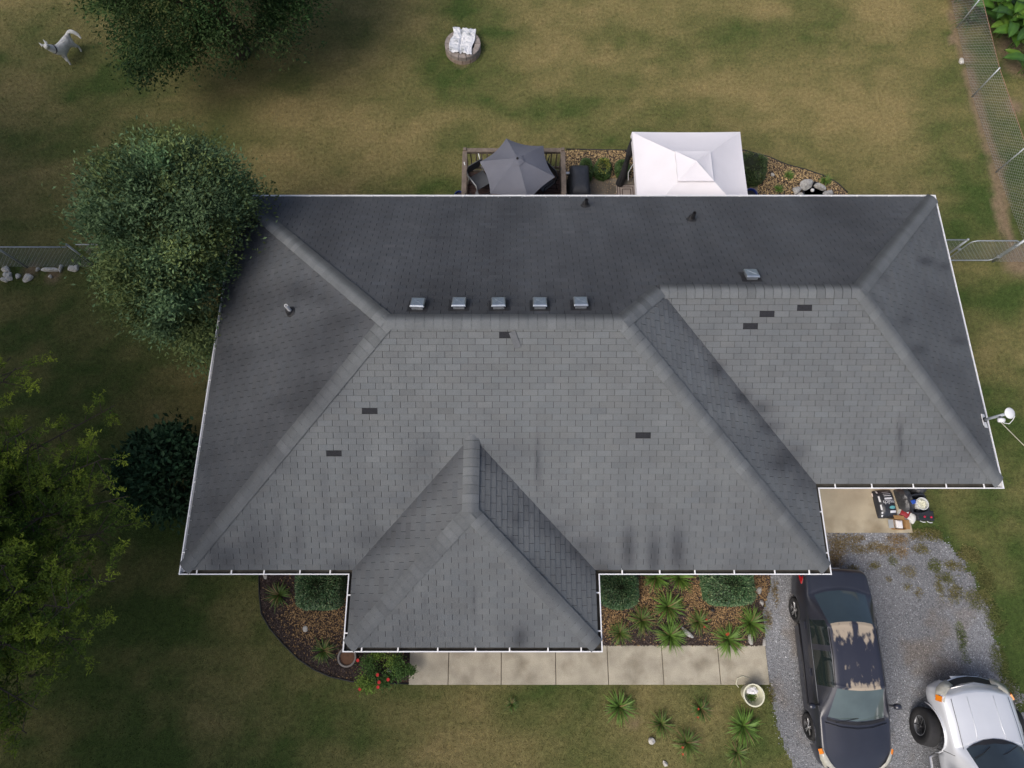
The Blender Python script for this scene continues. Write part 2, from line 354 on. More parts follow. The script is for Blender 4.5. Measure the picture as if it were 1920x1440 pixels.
# --- concrete walk of separate slabs, and the pad by the side door
M_CONC = mat('weathered_concrete', (.40, .365, .285), .92, .2, 2.6, .25, 90, var2=.14, scale2=60, col2=(.27, .24, .18), thr=(.5, .72), spec=.2)
walk = MB().box(((WALK_X[0]+WALK_X[-1])/2, (WALK_Y0+WALK_Y1)/2, -.01), (WALK_X[-1]-WALK_X[0], WALK_Y0-WALK_Y1-.02, .04)).build('walkway', mat('joint_dirt', (.09, .075, .05), .95))
tag(walk, kind='structure')
for a, b in zip(WALK_X[:-1], WALK_X[1:]):
    MB().cbox(((a+b)/2, (WALK_Y0+WALK_Y1)/2, .0), (b-a-.016, WALK_Y0-WALK_Y1, .064+random.uniform(-.003, .003)), .008).build('slab', M_CONC, walk)
pad = MB().cbox(((PAD[0].x+PAD[1].x)/2, (PAD[0].y+PAD[2].y)/2, .0), (PAD[1].x-PAD[0].x, PAD[0].y-PAD[2].y, .06), .01).build('concrete_pad', mat('old_concrete', (.41, .36, .26), .93, .16, 1.9, .25, 90, var2=.12, scale2=100, col2=(.27, .225, .15), thr=(.52, .72), spec=.2)); tag(pad, kind='structure')
# --- planting beds
def bed(name, poly, dark, tan, tanspots, n, seed):
    m = MB(); P = [(p.x, p.y) for p in poly]
    m.prism(P, -.02, .02); b = m.build(name, mat('mulch_soil_'+name, dark, .95, .35, 8, 1, 50, spec=.1)); tag(b, kind='structure')
    xs_ = [p[0] for p in P]; ys_ = [p[1] for p in P]; r = np.random.default_rng(seed)
    x = r.uniform(min(xs_), max(xs_), n); y = r.uniform(min(ys_), max(ys_), n); k = inpoly(x, y, P) & ~inpoly(x, y, FOOT) & ~inpoly(x, y, FOOT2)
    x = x[k]; y = y[k]; nn = len(x); t = np.zeros(nn)
    for a, c, rr in tanspots:
        w_ = U(a, c); t = np.maximum(t, np.exp(-((x-w_.x)**2+(y-w_.y)**2)/rr**2))
    ist = r.uniform(0, 1, nn) < np.clip(t*1.3, .07, .93)
    jc = r.uniform(.55, 1.6, (nn, 1)); c = np.where(ist[:, None], np.array(tan)[None]*jc, np.array(dark)[None]*jc*1.5)
    a = r.uniform(0, 6.28, nn); L = r.uniform(.008, .024, nn); W = L*r.uniform(.25, .6, nn); tilt = r.normal(0, .35, (nn, 2))
    q = np.array([[-1, -1], [1, -.7], [1, .7], [-1, 1]])
    lx = q[None, :, 0]*L[:, None]; ly = q[None, :, 1]*W[:, None]
    V_ = np.stack([x[:, None]+lx*np.cos(a)[:, None]-ly*np.sin(a)[:, None], y[:, None]+lx*np.sin(a)[:, None]+ly*np.cos(a)[:, None], .03+r.uniform(0, .015, nn)[:, None]+lx*tilt[:, :1]+ly*tilt[:, 1:]], 2)
    o = link('mulch_chips', npmesh('mulch_chips', V_.reshape(-1, 3), np.arange(nn*4).reshape(-1, 4), np.repeat(c, 4, 0)), mat('mulch_chip', (1, 1, 1), .9, .15, 10, attr=True, spec=.15), b)
    o['kind'] = 'stuff'
    return b
DK = (.048, .036, .032); TN = (.27, .175, .085)
bed('planting_bed', BED_L, DK, TN, [(590, 1165, .55), (635, 1120, .4), (620, 1160, .5), (560, 1150, .35)], 20000, 1)
bed('planting_bed', BED_R, DK, TN, [(1150, 1160, .4), (1215, 1110, .45), (1220, 1140, .3), (1305, 1120, .45), (1310, 1145, .35), (1370, 1155, .45), (1350, 1165, .4), (1420, 1100, .3)], 26000, 2)
bed('planting_bed', BED_B, (.21, .15, .085), (.42, .30, .15), [(1100, 290, .9), (1150, 300, .8), (1420, 330, .9), (1480, 330, .8), (1530, 335, .7)], 32000, 3)
M_EDGE = mat('black_plastic_edging', (.012, .012, .013), .5, .1)
for nm, pts, lab in (('bed_edging', [(487, 1060), (487, 1110), (491, 1150), (507, 1178), (531, 1206), (560, 1235), (590, 1255), (620, 1268), (660, 1277), (700, 1280), (767, 1281)], 'black plastic edging curving round the mulch bed by the rose bush'),
                     ('bed_edging', [(1062, 281), (1180, 283), (1395, 283), (1440, 295), (1475, 310), (1510, 319), (1545, 331), (1570, 345), (1588, 362)], 'black plastic edging curving round the bark bed by the pond')):
    b = MB().tube([p+Vector((0, 0, .035)) for p in UP(pts)], .022, 6).build(nm, M_EDGE, smooth=True); tag(b, lab, 'edging')
patio = MB().prism([(p.x, p.y) for p in PATIO], -.02, .045).build('patio', mat('patio_stone', (.17, .145, .11), .9, .25, 2, .3, 60, col2=(.1, .085, .065))); tag(patio, kind='structure')
# ================================================================== HOUSE
house = empty('house', ((X0+XE)/2, (YS+YN)/2, 0)); tag(house, 'single storey brick house under a stained grey shingle hip roof with white gutters', 'house')
HO = Vector(house.location)
def hp(o):
    o.parent = house; o.matrix_parent_inverse = Matrix.Translation(-HO); return o
OUT = [(X0, YS), (G0, YS), (G0, GY), (G1, GY), (G1, YS), (X1, YS), (X1, YS2), (XE, YS2), (XE, YN), (X0, YN)]   # counter-clockwise
def offset(d):
    n = len(OUT); R = []
    for i in range(n):
        p0, p1, p2 = Vector(OUT[i-1]), Vector(OUT[i]), Vector(OUT[(i+1) % n])
        a = (p1-p0).normalized(); b = (p2-p1).normalized(); na = Vector((-a.y, a.x)); nb = Vector((-b.y, b.x))
        R.append((p1.x+(na.x+nb.x)*d, p1.y+(na.y+nb.y)*d))
    return R
# walls, soffit, fascia
M_BRICK = mat('brick_wall', (.27, .12, .085), .9, .2, 7, .5, 40, var2=.15, scale2=14)
wp = offset(.5); m = MB(); n = len(wp)
m.add([(p[0], p[1], 0) for p in wp]+[(p[0], p[1], 2.76) for p in wp], [(i, (i+1) % n, n+(i+1) % n, n+i) for i in range(n)]); hp(m.build('wall', M_BRICK))
M_WHITE = mat('white_trim_paint', (.72, .72, .71), .5, .06, 3, col2=(.6, .6, .58), thr=(.55, .75))
M_GUT = mat('white_gutter_metal', (.78, .79, .8), .35, .05, 4, spec=.5)
f1, f2 = offset(.135), offset(.49); m = MB()
m.add([(p[0], p[1], 2.74) for p in f1]+[(p[0], p[1], 2.74) for p in f2], [(i, (i+1) % n, n+(i+1) % n, n+i) for i in range(n)]); hp(m.build('soffit', M_WHITE))
m = MB(); m.add([(p[0], p[1], 2.70) for p in f1]+[(p[0], p[1], 2.92) for p in f1], [(i, (i+1) % n, n+(i+1) % n, n+i) for i in range(n)]); hp(m.build('fascia', M_WHITE))
# gutters, one run to each eave, mitred at the corners
M_GIN = mat('gutter_trough_dark', (.07, .065, .055), .9, .4, 5)  # dark inside colour, on all runs but north, west and wing east
prof = [(.128, -.115), (.03, -.12), (.012, -.06), (0, -.012), (0, 0), (.024, 0), (.024, -.012)]
inn = [(.024, -.012), (.03, -.06), (.045, -.098), (.118, -.098), (.120, -.004), (.128, -.004), (.128, -.115)]
OP = [offset(d) for d, z in prof]; OI = [offset(d) for d, z in inn]
M_STRAP = mat('white_hanger', (.8, .8, .8), .4, .03)
RUNS = []
for i in range(n):
    j = (i+1) % n; m = MB(); vs = []; fs = []
    for k, (d, z) in enumerate(prof): vs += [(*OP[k][i], ZE+z), (*OP[k][j], ZE+z)]
    for k in range(len(prof)-1): fs.append((2*k, 2*k+1, 2*k+3, 2*k+2))
    m.add(vs, fs); g = hp(m.build('gutter', M_GUT))
    m = MB(); vs = []; fs = []
    for k, (d, z) in enumerate(inn): vs += [(*OI[k][i], ZE+z), (*OI[k][j], ZE+z)]
    for k in range(len(inn)-1): fs.append((2*k, 2*k+1, 2*k+3, 2*k+2))
    north = i == 8
    m.add(vs, fs); tr = m.build('trough', M_GUT if i in (8, 9, 7) else M_GIN, g)
    a, b = Vector(OUT[i]), Vector(OUT[j]); t = (b-a); L = t.length; t.normalize(); nn_ = Vector((-t.y, t.x)); cnt = max(2, round(L/.78))
    sm = None
    for k in range(cnt):
        c = a+t*(L*(k+.5)/cnt+random.uniform(-.07, .07))+nn_*.07
        if sm is None:
            sm = MB().cbox((0, 0, 0), (.03, .13, .008), .002, math.atan2(t.y, t.x)).build('hanger', M_STRAP, g, (c.x, c.y, ZE+.006))
        else:
            link('hanger', sm.data, None, g, (c.x, c.y, ZE+.006))
# ---- roof faces
I0 = .125
def zf(d): return ZE+d*PT
FACES = []
def face(name, eave_a, eave_b, poly, extra=None):
    """eave_a -> eave_b runs with the roof on its left; poly: plan points of the face"""
    a, b = Vector(eave_a), Vector(eave_b); e = (b-a).normalized(); p = Vector((-e.y, e.x))
    e3 = Vector((e.x, e.y, 0)); s3 = Vector((p.x, p.y, PT)).normalized(); n3 = e3.cross(s3)
    O = Vector((a.x, a.y, ZE)); L = math.hypot(1, PT)
    def es(q): d = Vector(q)-a; return d.dot(e), d.dot(p)*L
    FACES.append(dict(name=name, O=O, e=e3, s=s3, n=n3, es=es, polys=[[es(q) for q in pl] for pl in ([poly] if extra is None else [poly, extra])], plans=[poly] if extra is None else [poly, extra]))
i = I0
face('south', (X0, YS), (X1, YS), [(X0+i, YS+i), (X1-i, YS+i), (X1-WA, YR), (X0+WA, YR)])
face('west', (X0, YN), (X0, YS), [(X0+i, YN-i), (X0+i, YS+i), (X0+WA, YR)])
face('east', (X1, YS), (X1, YN), [(X1-i, YS+i), (X1-i, YN-i), (X1-WA, YR)])
face('north', (XE, YN), (X0, YN), [(XV, YN-i), (X0+i, YN-i), (X0+WA, YR), (X1-WA, YR), (XV, YR2)], [(XE-i, YN-i), (XV, YN-i), (XV, YR2), (XE-WB, YR2)])
face('wing_south', (XV-.5, YS2), (XE, YS2), [(XV-.4, YS2+i), (XE-i, YS2+i), (XE-WB, YR2), (XV-.4, YR2)])
face('wing_east', (XE, YS2), (XE, YN), [(XE-i, YS2+i), (XE-i, YN-i), (XE-WB, YR2)])
face('porch_south', (G0, GY), (G1, GY), [(G0+i, GY+i), (G1-i, GY+i), (GX, GY+GW)])
face('porch_west', (G0, YS+GW), (G0, GY), [(G0+i, YS+i+.02), (G0+i, GY+i), (GX, GY+GW), (GX, YS+GW+.02)])
face('porch_east', (G1, GY), (G1, YS+GW), [(G1-i, GY+i), (G1-i, YS+i+.02), (GX, YS+GW+.02), (GX, GY+GW)])
M_SH = mat('asphalt_shingle', (1, 1, 1), .92, .07, 2.2, .35, 180, attr=True, var2=.16, scale2=120, spec=.25)
M_DECK = mat('roofing_felt', (.018, .018, .02), .95, .2, 5)
m = MB()
for f in FACES:
    for pl in f['plans']:
        vs = []
        for q in pl:
            e_, s_ = f['es'](q); vs.append(f['O']+f['e']*e_+f['s']*s_-f['n']*.014)
        m.add(vs, [tuple(range(len(vs)))])
roof = hp(m.build('roof', M_DECK))
# stains: algae streaks that have a shape of their own
ST_SPOT = [(1178, 1030, 13, 45, .55), (1226, 1040, 13, 42, .5), (1270, 1030, 15, 48, .55), (1009, 870, 4, 45, .55), (480, 1030, 40, 55, .35), (425, 1052, 22, 26, .45), (560, 1000, 12, 60, .2), (520, 985, 8, 50, .2), (610, 920, 8, 70, .15), (400, 1040, 12, 40, .3),
           (1392, 745, 16, 12, .5), (1425, 765, 20, 14, .45), (1440, 800, 25, 16, .4), (1465, 870, 22, 18, .45), (1490, 850, 26, 20, .35), (1500, 905, 25, 22, .3), (1345, 690, 14, 14, .45), (1687, 815, 4, 28, .5), (1690, 845, 4, 15, .3), (975, 1198, 14, 22, .5), (795, 1128, 6, 14, .3), (888, 1130, 4, 25, .25), (968, 972, 8, 14, .4), (960, 1012, 12, 8, .35), (1040, 990, 40, 20, .25), (1090, 1030, 30, 26, .35), (700, 1010, 60, 20, .2), (745, 935, 30, 20, .18), (640, 1062, 25, 12, .3), (1135, 1068, 30, 12, .35), (800, 870, 30, 40, .15), (960, 850, 40, 30, .18), (910, 860, 10, 30, .2),
           (470, 560, 60, 50, .3), (560, 545, 40, 20, .35), (610, 560, 40, 20, .3), (600, 640, 60, 40, .3), (590, 720, 50, 40, .38), (560, 760, 60, 30, .3), (430, 690, 60, 60, .22), (500, 850, 60, 50, .3), (460, 920, 40, 40, .25), (400, 930, 30, 80, .2), (640, 605, 30, 20, .25),
           (1735, 490, 16, 8, .5), (1770, 500, 14, 7, .4), (1800, 640, 16, 8, .4), (1725, 655, 14, 9, .4), (1700, 600, 14, 9, .3), (1660, 520, 10, 8, .2), (1780, 700, 40, 30, .2), (1810, 760, 40, 40, .2), (1830, 830, 40, 40, .2), (1760, 600, 40, 60, .12)]
def shade(X, Y, Z, nm):
    """albedo of the shingles at points (arrays), with valley shade painted in"""
    u, v = PX(X, Y, Z)
    base = np.array((.147, .157, .160)); s = np.zeros(X.shape)
    if nm == 'north':
        s = .54+.16*(fbm(X*.9, Y*.35, 50, 3)-.5)*2+.06*(vnoise(X*3, Y*.3, 51)-.5); s -= .10*np.clip((X-5)/5, 0, 1)
        s += .1*np.exp(-((v-585)/40)**2)*(u < 1150)
    elif nm == 'west':
        s = .36+.5*(fbm(X*.3+3, Y*1.0, 52, 4)-.5)+.10*np.clip((1000-v)/300, 0, 1)
    elif nm == 'wing_east': s = .26+.25*(fbm(X*.5, Y*1.0, 53, 3)-.5)
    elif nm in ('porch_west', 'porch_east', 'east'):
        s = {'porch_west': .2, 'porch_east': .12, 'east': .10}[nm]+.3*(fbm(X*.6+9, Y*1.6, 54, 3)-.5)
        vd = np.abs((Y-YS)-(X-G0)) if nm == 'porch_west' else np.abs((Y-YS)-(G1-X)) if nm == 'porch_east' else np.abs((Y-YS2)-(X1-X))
        s = s+.22*np.exp(-(vd/.35)**2)  # shade line painted along each valley, porch west face darkened with it
    elif nm == 'porch_south': s = .12+.22*(fbm(X*2.2, Y*.6, 55, 3)-.5)+.05*np.clip((v-1100)/100, 0, 1)
    else:
        s = .02+.34*(fbm(X*1.6, Y*.35, 56, 4)-.45)*np.clip((v-690)/250, .15, 1)+.10*np.clip((v-900)/170, 0, 1)
        if nm == 'wing_south': s = s+.07
    for a, b, ra, rb, k in ST_SPOT:
        hit = np.exp(-((u-a)/ra)**2-((v-b)/rb)**2)
        s = np.maximum(s, 0)+k*hit*(1-np.clip(s, 0, 1))
    s = np.clip(s, -.08, .85)[:, None]
    tint = np.array((.98, .98, 1.05)); c = base*(1-s)*(1+(tint-1)*np.clip(s*1.6, 0, 1))
    return c
def clip(poly, cl):
    """clip convex polygon by convex polygon (both (x,y) lists)"""
    out = poly; n = len(cl); A = sum(cl[k][0]*cl[(k+1) % n][1]-cl[(k+1) % n][0]*cl[k][1] for k in range(n)); sg = 1 if A > 0 else -1
    for k in range(n):
        x1, y1 = cl[k]; x2, y2 = cl[(k+1) % n]; inp = out; out = []
        if not inp: return []
        sd_ = lambda p: sg*((x2-x1)*(p[1]-y1)-(y2-y1)*(p[0]-x1))
        for q in range(len(inp)):
            a, b = inp[q], inp[(q+1) % len(inp)]; da, db = sd_(a), sd_(b)
            if da >= 0: out.append(a)
            if (da >= 0) != (db >= 0): t = da/(da-db); out.append((a[0]+(b[0]-a[0])*t, a[1]+(b[1]-a[1])*t))
    return out
EXPO, TABW = .1275, .3048
MISS = [roofhit(*p) for p in ((1497, 581), (1428, 594), (1413, 606), (963, 634), (694, 767), (629, 845), (1219, 821))]
tabs = []; missing = []
for f in FACES:
    hull = f['polys'][0]
    smax = max(q[1] for pl in f['polys'] for q in pl); emin = min(q[0] for pl in f['polys'] for q in pl); emax = max(q[0] for pl in f['polys'] for q in pl)
    row = 0; s0 = I0*math.hypot(1, PT)-.03
    while s0 < smax:
        off = (row % 2)*TABW/2+random.uniform(-.012, .012)
        k0 = math.floor((emin-off)/TABW)
        for k in range(k0, int((emax-off)/TABW)+2):
            ea = off+k*TABW; eb = ea+TABW-.0075; sa_, sb_ = s0+.005, s0+EXPO-.001
            if eb < emin or ea > emax: continue
            ec = (ea+eb)/2; C = f['O']+f['e']*ec+f['s']*(s0+EXPO/2)
            if float(env(C.x, C.y)) > C.z+.2: continue
            cl = f['polys'][0]; rect = [(ea, sa_), (eb, sa_), (eb, sb_), (ea, sb_)]; full = True; pieces = []
            for cl in f['polys']:
                c_ = [(a, max(b, -9)) for a, b in cl]
                # let the first course overhang the eave
                mn = min(b for a, b in c_); c_ = [(a, b-.04 if abs(b-mn) < 1e-6 else b) for a, b in c_]
                pc = clip(rect, c_)
                if len(pc) >= 3: pieces.append(pc)
            for pc in pieces:
                ar = abs(sum(pc[q][0]*pc[(q+1) % len(pc)][1]-pc[(q+1) % len(pc)][0]*pc[q][1] for q in range(len(pc))))/2
                if ar < 2e-4: continue
                fl = ar > .97*(eb-ea)*(sb_-sa_)
                mi = fl and any(abs((Vector((q.x, q.y, q.z))-f['O']).dot(f['e'])-ec) < TABW/2 and abs((q-f['O']).dot(f['s'])-s0-EXPO/2) < EXPO/2 for q in MISS if abs((q-f['O']).dot(f['n'])) < .05)
                (missing if mi else tabs).append((f, pc, s0, fl))
        row += 1; s0 += EXPO
def tabmesh(f, pc, s0, lift=.011, fl=False):
    if fl:     # split across so that streaks narrower than a tab can show
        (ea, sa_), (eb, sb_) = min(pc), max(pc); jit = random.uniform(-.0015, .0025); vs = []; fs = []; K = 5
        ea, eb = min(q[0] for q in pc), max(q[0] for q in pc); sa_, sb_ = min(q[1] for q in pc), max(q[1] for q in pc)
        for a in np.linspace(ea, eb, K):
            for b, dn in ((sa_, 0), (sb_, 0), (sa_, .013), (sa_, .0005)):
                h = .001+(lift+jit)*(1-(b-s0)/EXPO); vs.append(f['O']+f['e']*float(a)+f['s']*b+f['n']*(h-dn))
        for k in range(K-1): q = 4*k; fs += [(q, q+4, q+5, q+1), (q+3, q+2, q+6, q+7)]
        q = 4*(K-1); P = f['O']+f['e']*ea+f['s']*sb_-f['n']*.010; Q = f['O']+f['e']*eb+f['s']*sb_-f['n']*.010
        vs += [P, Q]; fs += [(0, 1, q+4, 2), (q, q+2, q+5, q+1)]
        return vs, fs
    jit = random.uniform(-.0015, .0025); n = len(pc); top = []; bot = []
    for a, b in pc:
        h = .001+(lift+jit)*(1-(b-s0)/EXPO); P = f['O']+f['e']*a+f['s']*b
        top.append(P+f['n']*h); bot.append(P+f['n']*(h-.011))
    return top+bot, [tuple(range(n))]+[(q, n+q, n+(q+1) % n, (q+1) % n) for q in range(n)]
def areapx(vs, n):
    P = [PX(*q) for q in vs[:n]]; return abs(sum(P[q][0]*P[(q+1) % n][1]-P[(q+1) % n][0]*P[q][1] for q in range(n)))/2
ent = []
for f, pc, s0, fl in tabs:
    vs, fs = tabmesh(f, pc, s0, fl=fl); C = vs[0]; vis = float(env(sum(q.x for q in vs)/len(vs), sum(q.y for q in vs)/len(vs))) < sum(q.z for q in vs)/len(vs)+.03
    tone = random.gauss(1, .028)*(1.07 if random.random() < .03 else 1)*(.93 if random.random() < .03 else 1); hue = random.gauss(0, .007)
    ent.append((areapx([f['O']+f['e']*a+f['s']*b for a, b in pc], len(pc)) if fl and vis else 0, vs, fs, f['name'], tone, hue))
order = sorted(range(len(ent)), key=lambda q: -ent[q][0])
big = set(order[:300])
field = MB(); fcol = []
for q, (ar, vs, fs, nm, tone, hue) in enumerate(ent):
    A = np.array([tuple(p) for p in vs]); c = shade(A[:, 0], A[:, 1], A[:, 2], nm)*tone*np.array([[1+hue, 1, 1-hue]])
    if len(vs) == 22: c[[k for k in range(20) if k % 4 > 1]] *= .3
    if q in big:
        mb = MB(); C = sum((Vector(p) for p in vs), Vector())/len(vs); mb.add([p-C for p in vs], fs); mb.build('shingle', M_SH, roof, C, cols=c)
    else:
        field.add(vs, fs); fcol.append(c)
o = field.build('shingle_courses', M_SH, roof, cols=np.concatenate(fcol)); o['kind'] = 'stuff'
M_FELT = mat('exposed_black_mat', (.018, .019, .023), .9, .3, 30)
for f, pc, s0, fl in missing:
    mb = MB(); pc2 = [(pc[0][0]-.004, pc[0][1]+.004), (pc[1][0]+.004, pc[1][1]+.004), (pc[1][0]+.004, pc[2][1]+.0), (pc[0][0]-.004, pc[2][1]+.0)]
    vs = [f['O']+f['e']*a+f['s']*b+f['n']*h for (a, b), h in zip(pc2, (-.004, -.004, -.004, -.004))]
    low = [(p-f['n']*.006) for p in vs]
    mb.add(vs+low, [(0, 1, 2, 3), (0, 4, 5, 1), (1, 5, 6, 2), (2, 6, 7, 3), (3, 7, 4, 0)]); q = mb.build('exposed_mat', M_FELT, roof); q['label'] = 'black gap where a shingle tab is missing'
# ---- cap shingles on ridges and hips
def R3(x, y): return Vector((x, y, float(env(x, y))))
SEG = [((X0+.12, YS+.12), (X0+WA, YR), 1), ((X0+.12, YN-.12), (X0+WA, YR), 1), ((X1-.12, YS+.12), (X1-WA, YR), 1), ((XV, YR2), (X1-WA, YR), 1), ((XE-.12, YS2+.12), (XE-WB, YR2), 1), ((XE-.12, YN-.12), (XE-WB, YR2), 1),
       ((G0+.12, GY+.12), (GX, GY+GW), 1), ((G1-.12, GY+.12), (GX, GY+GW), 1), ((X0+WA, YR), (X1-WA, YR), 0), ((XV, YR2), (XE-WB, YR2), 0), ((GX, GY+GW), (GX, YS+GW+.08), 0)]
for si, (a, b, hip) in enumerate(SEG):
    A, B = R3(*a), R3(*b)
    if not hip:
        zr = ZE+PT*(WA if si == 8 else WB if si == 9 else GW); A.z = zr; B.z = zr
    t = (B-A); L = t.length; t.normalize(); lat = Vector((t.y, -t.x, 0)).normalized(); g = PT*(.7071 if hip else 1); ex = .185; cnt = int(L/ex)+1; ex = L/cnt
    lw = [-.165, -.11, -.055, 0, .055, .11, .165]
    proto = []
    for var_ in range(3):
        vs = []; kk = random.uniform(-.004, .004)
        for d, lift in ((.003, .023), (ex-.003, .018)):
            for l in lw: vs.append(t*d+lat*(l+kk)+Vector((0, 0, lift-g*(math.sqrt(l*l+.0036)-.06)-.002*(abs(l) > .14))))
        for l in lw: vs.append(Vector(vs[lw.index(l)]))
        for l in lw: vs.append(t*.003+lat*(l+kk)+Vector((0, 0, .012-g*(math.sqrt(l*l+.0036)-.06))))
        q = len(lw); fs = [(k, k+1, q+k+1, q+k) for k in range(q-1)]+[(2*q+k+1, 2*q+k, 3*q+k, 3*q+k+1) for k in range(q-1)]
        proto.append((vs, fs))
    for k in range(cnt):
        P = A+t*(ex*k); vs, fs = proto[k % 3]
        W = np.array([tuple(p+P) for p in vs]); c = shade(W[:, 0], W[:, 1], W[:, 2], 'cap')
        c = np.maximum(c, .03)*random.gauss(.99, .06)
        # the side that faces north is overgrown with algae
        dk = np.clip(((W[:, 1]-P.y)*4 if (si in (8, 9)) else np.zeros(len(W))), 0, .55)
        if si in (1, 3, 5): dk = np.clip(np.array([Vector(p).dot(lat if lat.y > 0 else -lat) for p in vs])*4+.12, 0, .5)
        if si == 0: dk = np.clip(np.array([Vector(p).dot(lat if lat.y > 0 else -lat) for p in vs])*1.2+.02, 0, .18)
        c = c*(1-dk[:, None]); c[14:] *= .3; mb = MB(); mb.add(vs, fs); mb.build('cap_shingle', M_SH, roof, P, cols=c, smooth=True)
# ---- box vents
M_GALV = mat('galvanised_metal', (.42, .46, .50), .38, .12, 8, metal=.85)
M_DARKF = mat('dark_flashing', (.02, .02, .022), .6, .2)
slN = math.atan(PT)
for k, (u, v) in enumerate(((784, 571), (861, 570), (935, 570), (1012, 570), (1088, 569), (1407, 516))):
    P = roofhit(u, v+4)
    vt = empty('roof_vent', P-HO); vt.parent = house; vt.rotation_euler = (-slN, 0, random.uniform(-.03, .03))
    MB().box((0, 0, .012), (.40, .36, .008)).build('flange', M_DARKF, vt)
    MB().prism([(-.11, -.12), (.11, -.12), (.11, .12), (-.11, .12)], .01, .085).build('throat', M_GALV, vt)
    m = MB()
    for h, w_, d_ in ((.075, .138, .142), (.095, .142, .146), (.118, .136, .14), (.130, .118, .122)):
        m.v += [(-w_, -d_, h), (w_, -d_, h), (w_, d_, h), (-w_, d_, h)]
    for b in (0, 4, 8):
        for q in range(4): m.f.append((b+q, b+(q+1) % 4, b+4+(q+1) % 4, b+4+q))
    m.f += [(12, 13, 14, 15), (3, 2, 1, 0)]
    bevel(m.build('hood', M_GALV, vt), .006, 2)
    m = MB()
    for s_ in (1, -1): m.box((0, 0, .132), (.21, .011, .008), s_*math.radians(44))
    m.build('cross_rib', M_GALV, vt)
# ---- plumbing vents
for u, v, hgt, rad, cm, lab in ((1097.5, 386, .27, .045, (.02, .02, .022), 'black plumbing vent pipe near the gutter'), (1296, 412, .30, .045, (.02, .02, .022), 'black plumbing vent pipe on the dark north slope'), (546, 585, .34, .038, (.75, .75, .74), 'white plumbing vent pipe on the west slope')):
    P = roofhit(u, v); o = MB().lathe([(rad, -.06), (rad, hgt), (rad*.82, hgt), (rad*.8, hgt-.12)], (0, 0, 0), 16).build('vent_pipe', mat('pipe_%d' % u, cm, .45, .1), None, smooth=False); o.location = P-HO; o.parent = house; o['label'] = lab
    nrm = Vector((0, PT, 1)).normalized() if u > 900 else Vector((-PT, 0, 1)).normalized()
    Mx = nrm.to_track_quat('Z', 'Y').to_matrix().to_4x4()
    MB().lathe([(.125, .012), (.12, .02), (.085, .03), (.07, .10), (rad+.004, .13)], (0, 0, 0), 16, Mx).build('flashing', M_DARKF, o)
# ---- windows and doors under the eaves
M_PANE = mat('window_pane', (.02, .025, .03), .05, .1, spec=.8)
def opening(nm, x, y, w_, h_, z, ax):
    """ax: outward direction 's' or 'n'"""
    s = -1 if ax == 's' else 1; f = hp(MB().box((x, y+s*.02, z), (w_, .06, h_)).build(nm, M_WHITE))
    if nm == 'window':
        for dx in (-w_*.24, w_*.24):
            for dz in (-h_*.24, h_*.24): MB().box((x+dx, y+s*.052, z+dz), (w_*.42, .012, h_*.42)).build('pane', M_PANE, f)
    else:
        for dz in (-.45, .45): MB().box((x, y+s*.054, z+dz), (w_*.62, .012, .6)).build('panel', M_WHITE, f)
        MB().lathe([(0, -.03), (.03, -.02), (.03, .02), (0, .03)], (x+w_*.38, y+s*.075, z-.05), 10).build('handle', M_GALV, f)
for x in (-5.4, 3.4, 5.2): opening('window', x, YS+.5, 1.1, 1.3, 1.55, 's')
opening('window', -2.2, GY+.5, .9, 1.3, 1.55, 's'); opening('door', .4, GY+.5, .95, 2.05, 1.04, 's'); opening('door', 8.1, YS2+.5, .9, 2.05, 1.05, 's'); opening('window', 9.6, YS2+.5, .8, 1.0, 1.6, 's')
for x in (-5.2, -3.2, 7.6, 9.4): opening('window', x, YN-.5, 1.1, 1.2, 1.6, 'n')
opening('door', .1, YN-.5, 1.6, 2.05, 1.55, 'n')
# ================================================================== VEGETATION
def leafmesh(name, P, size, cols, seed, up=.4, asp=.42, out=None):
    """one folded leaf (two triangles) at every point of P"""
    r = np.random.default_rng(seed); n = len(P)
    d = r.normal(0, 1, (n, 3)); d[:, 2] = d[:, 2]*.6
    if out is not None: d = d+out*1.0
    d /= np.linalg.norm(d, axis=1, keepdims=True)
    nr = r.normal(0, 1, (n, 3))*.75; nr[:, 2] += up*2
    s = np.cross(d, nr); s /= np.linalg.norm(s, axis=1, keepdims=True)+1e-9
    L = size*r.uniform(.65, 1.35, (n, 1)); W = L*asp*.5
    nn = np.cross(s, d)
    V = np.empty((n, 4, 3)); V[:, 0] = P; V[:, 1] = P+d*L*.5+s*W+nn*L*.06; V[:, 2] = P+d*L; V[:, 3] = P+d*L*.5-s*W+nn*L*.06
    Fc = (np.arange(n)[:, None]*4+np.array([[0, 1, 2, 3]])); return npmesh(name, V.reshape(-1, 3), Fc, np.repeat(cols, 4, 0))
def leafmat(name): return mat(name, (1, 1, 1), .7, .1, 3, attr=True, thin=.25, spec=.18)
M_LEAF = leafmat('tree_leaf'); M_BARK = mat('bark', (.075, .058, .042), .95, .3, 9, .6, 30)
def limbs(mb, base, top, crown, n, r0, seed, spread=.8):
    rr = random.Random(seed); mid = base.lerp(top, .45)
    mb.tube([base, base.lerp(top, .2)+Vector((rr.uniform(-.06, .06), rr.uniform(-.06, .06), 0)), mid, top], [r0*1.25, r0, r0*.75, r0*.25], 9)
    for k in range(n):
        p = base.lerp(top, rr.uniform(.25, .8)); q = crown(rr); m_ = p.lerp(q, .5)+Vector((0, 0, -.1*rr.random()))
        mb.tube([p, m_, q], [r0*.42, r0*.25, r0*.07], 6)
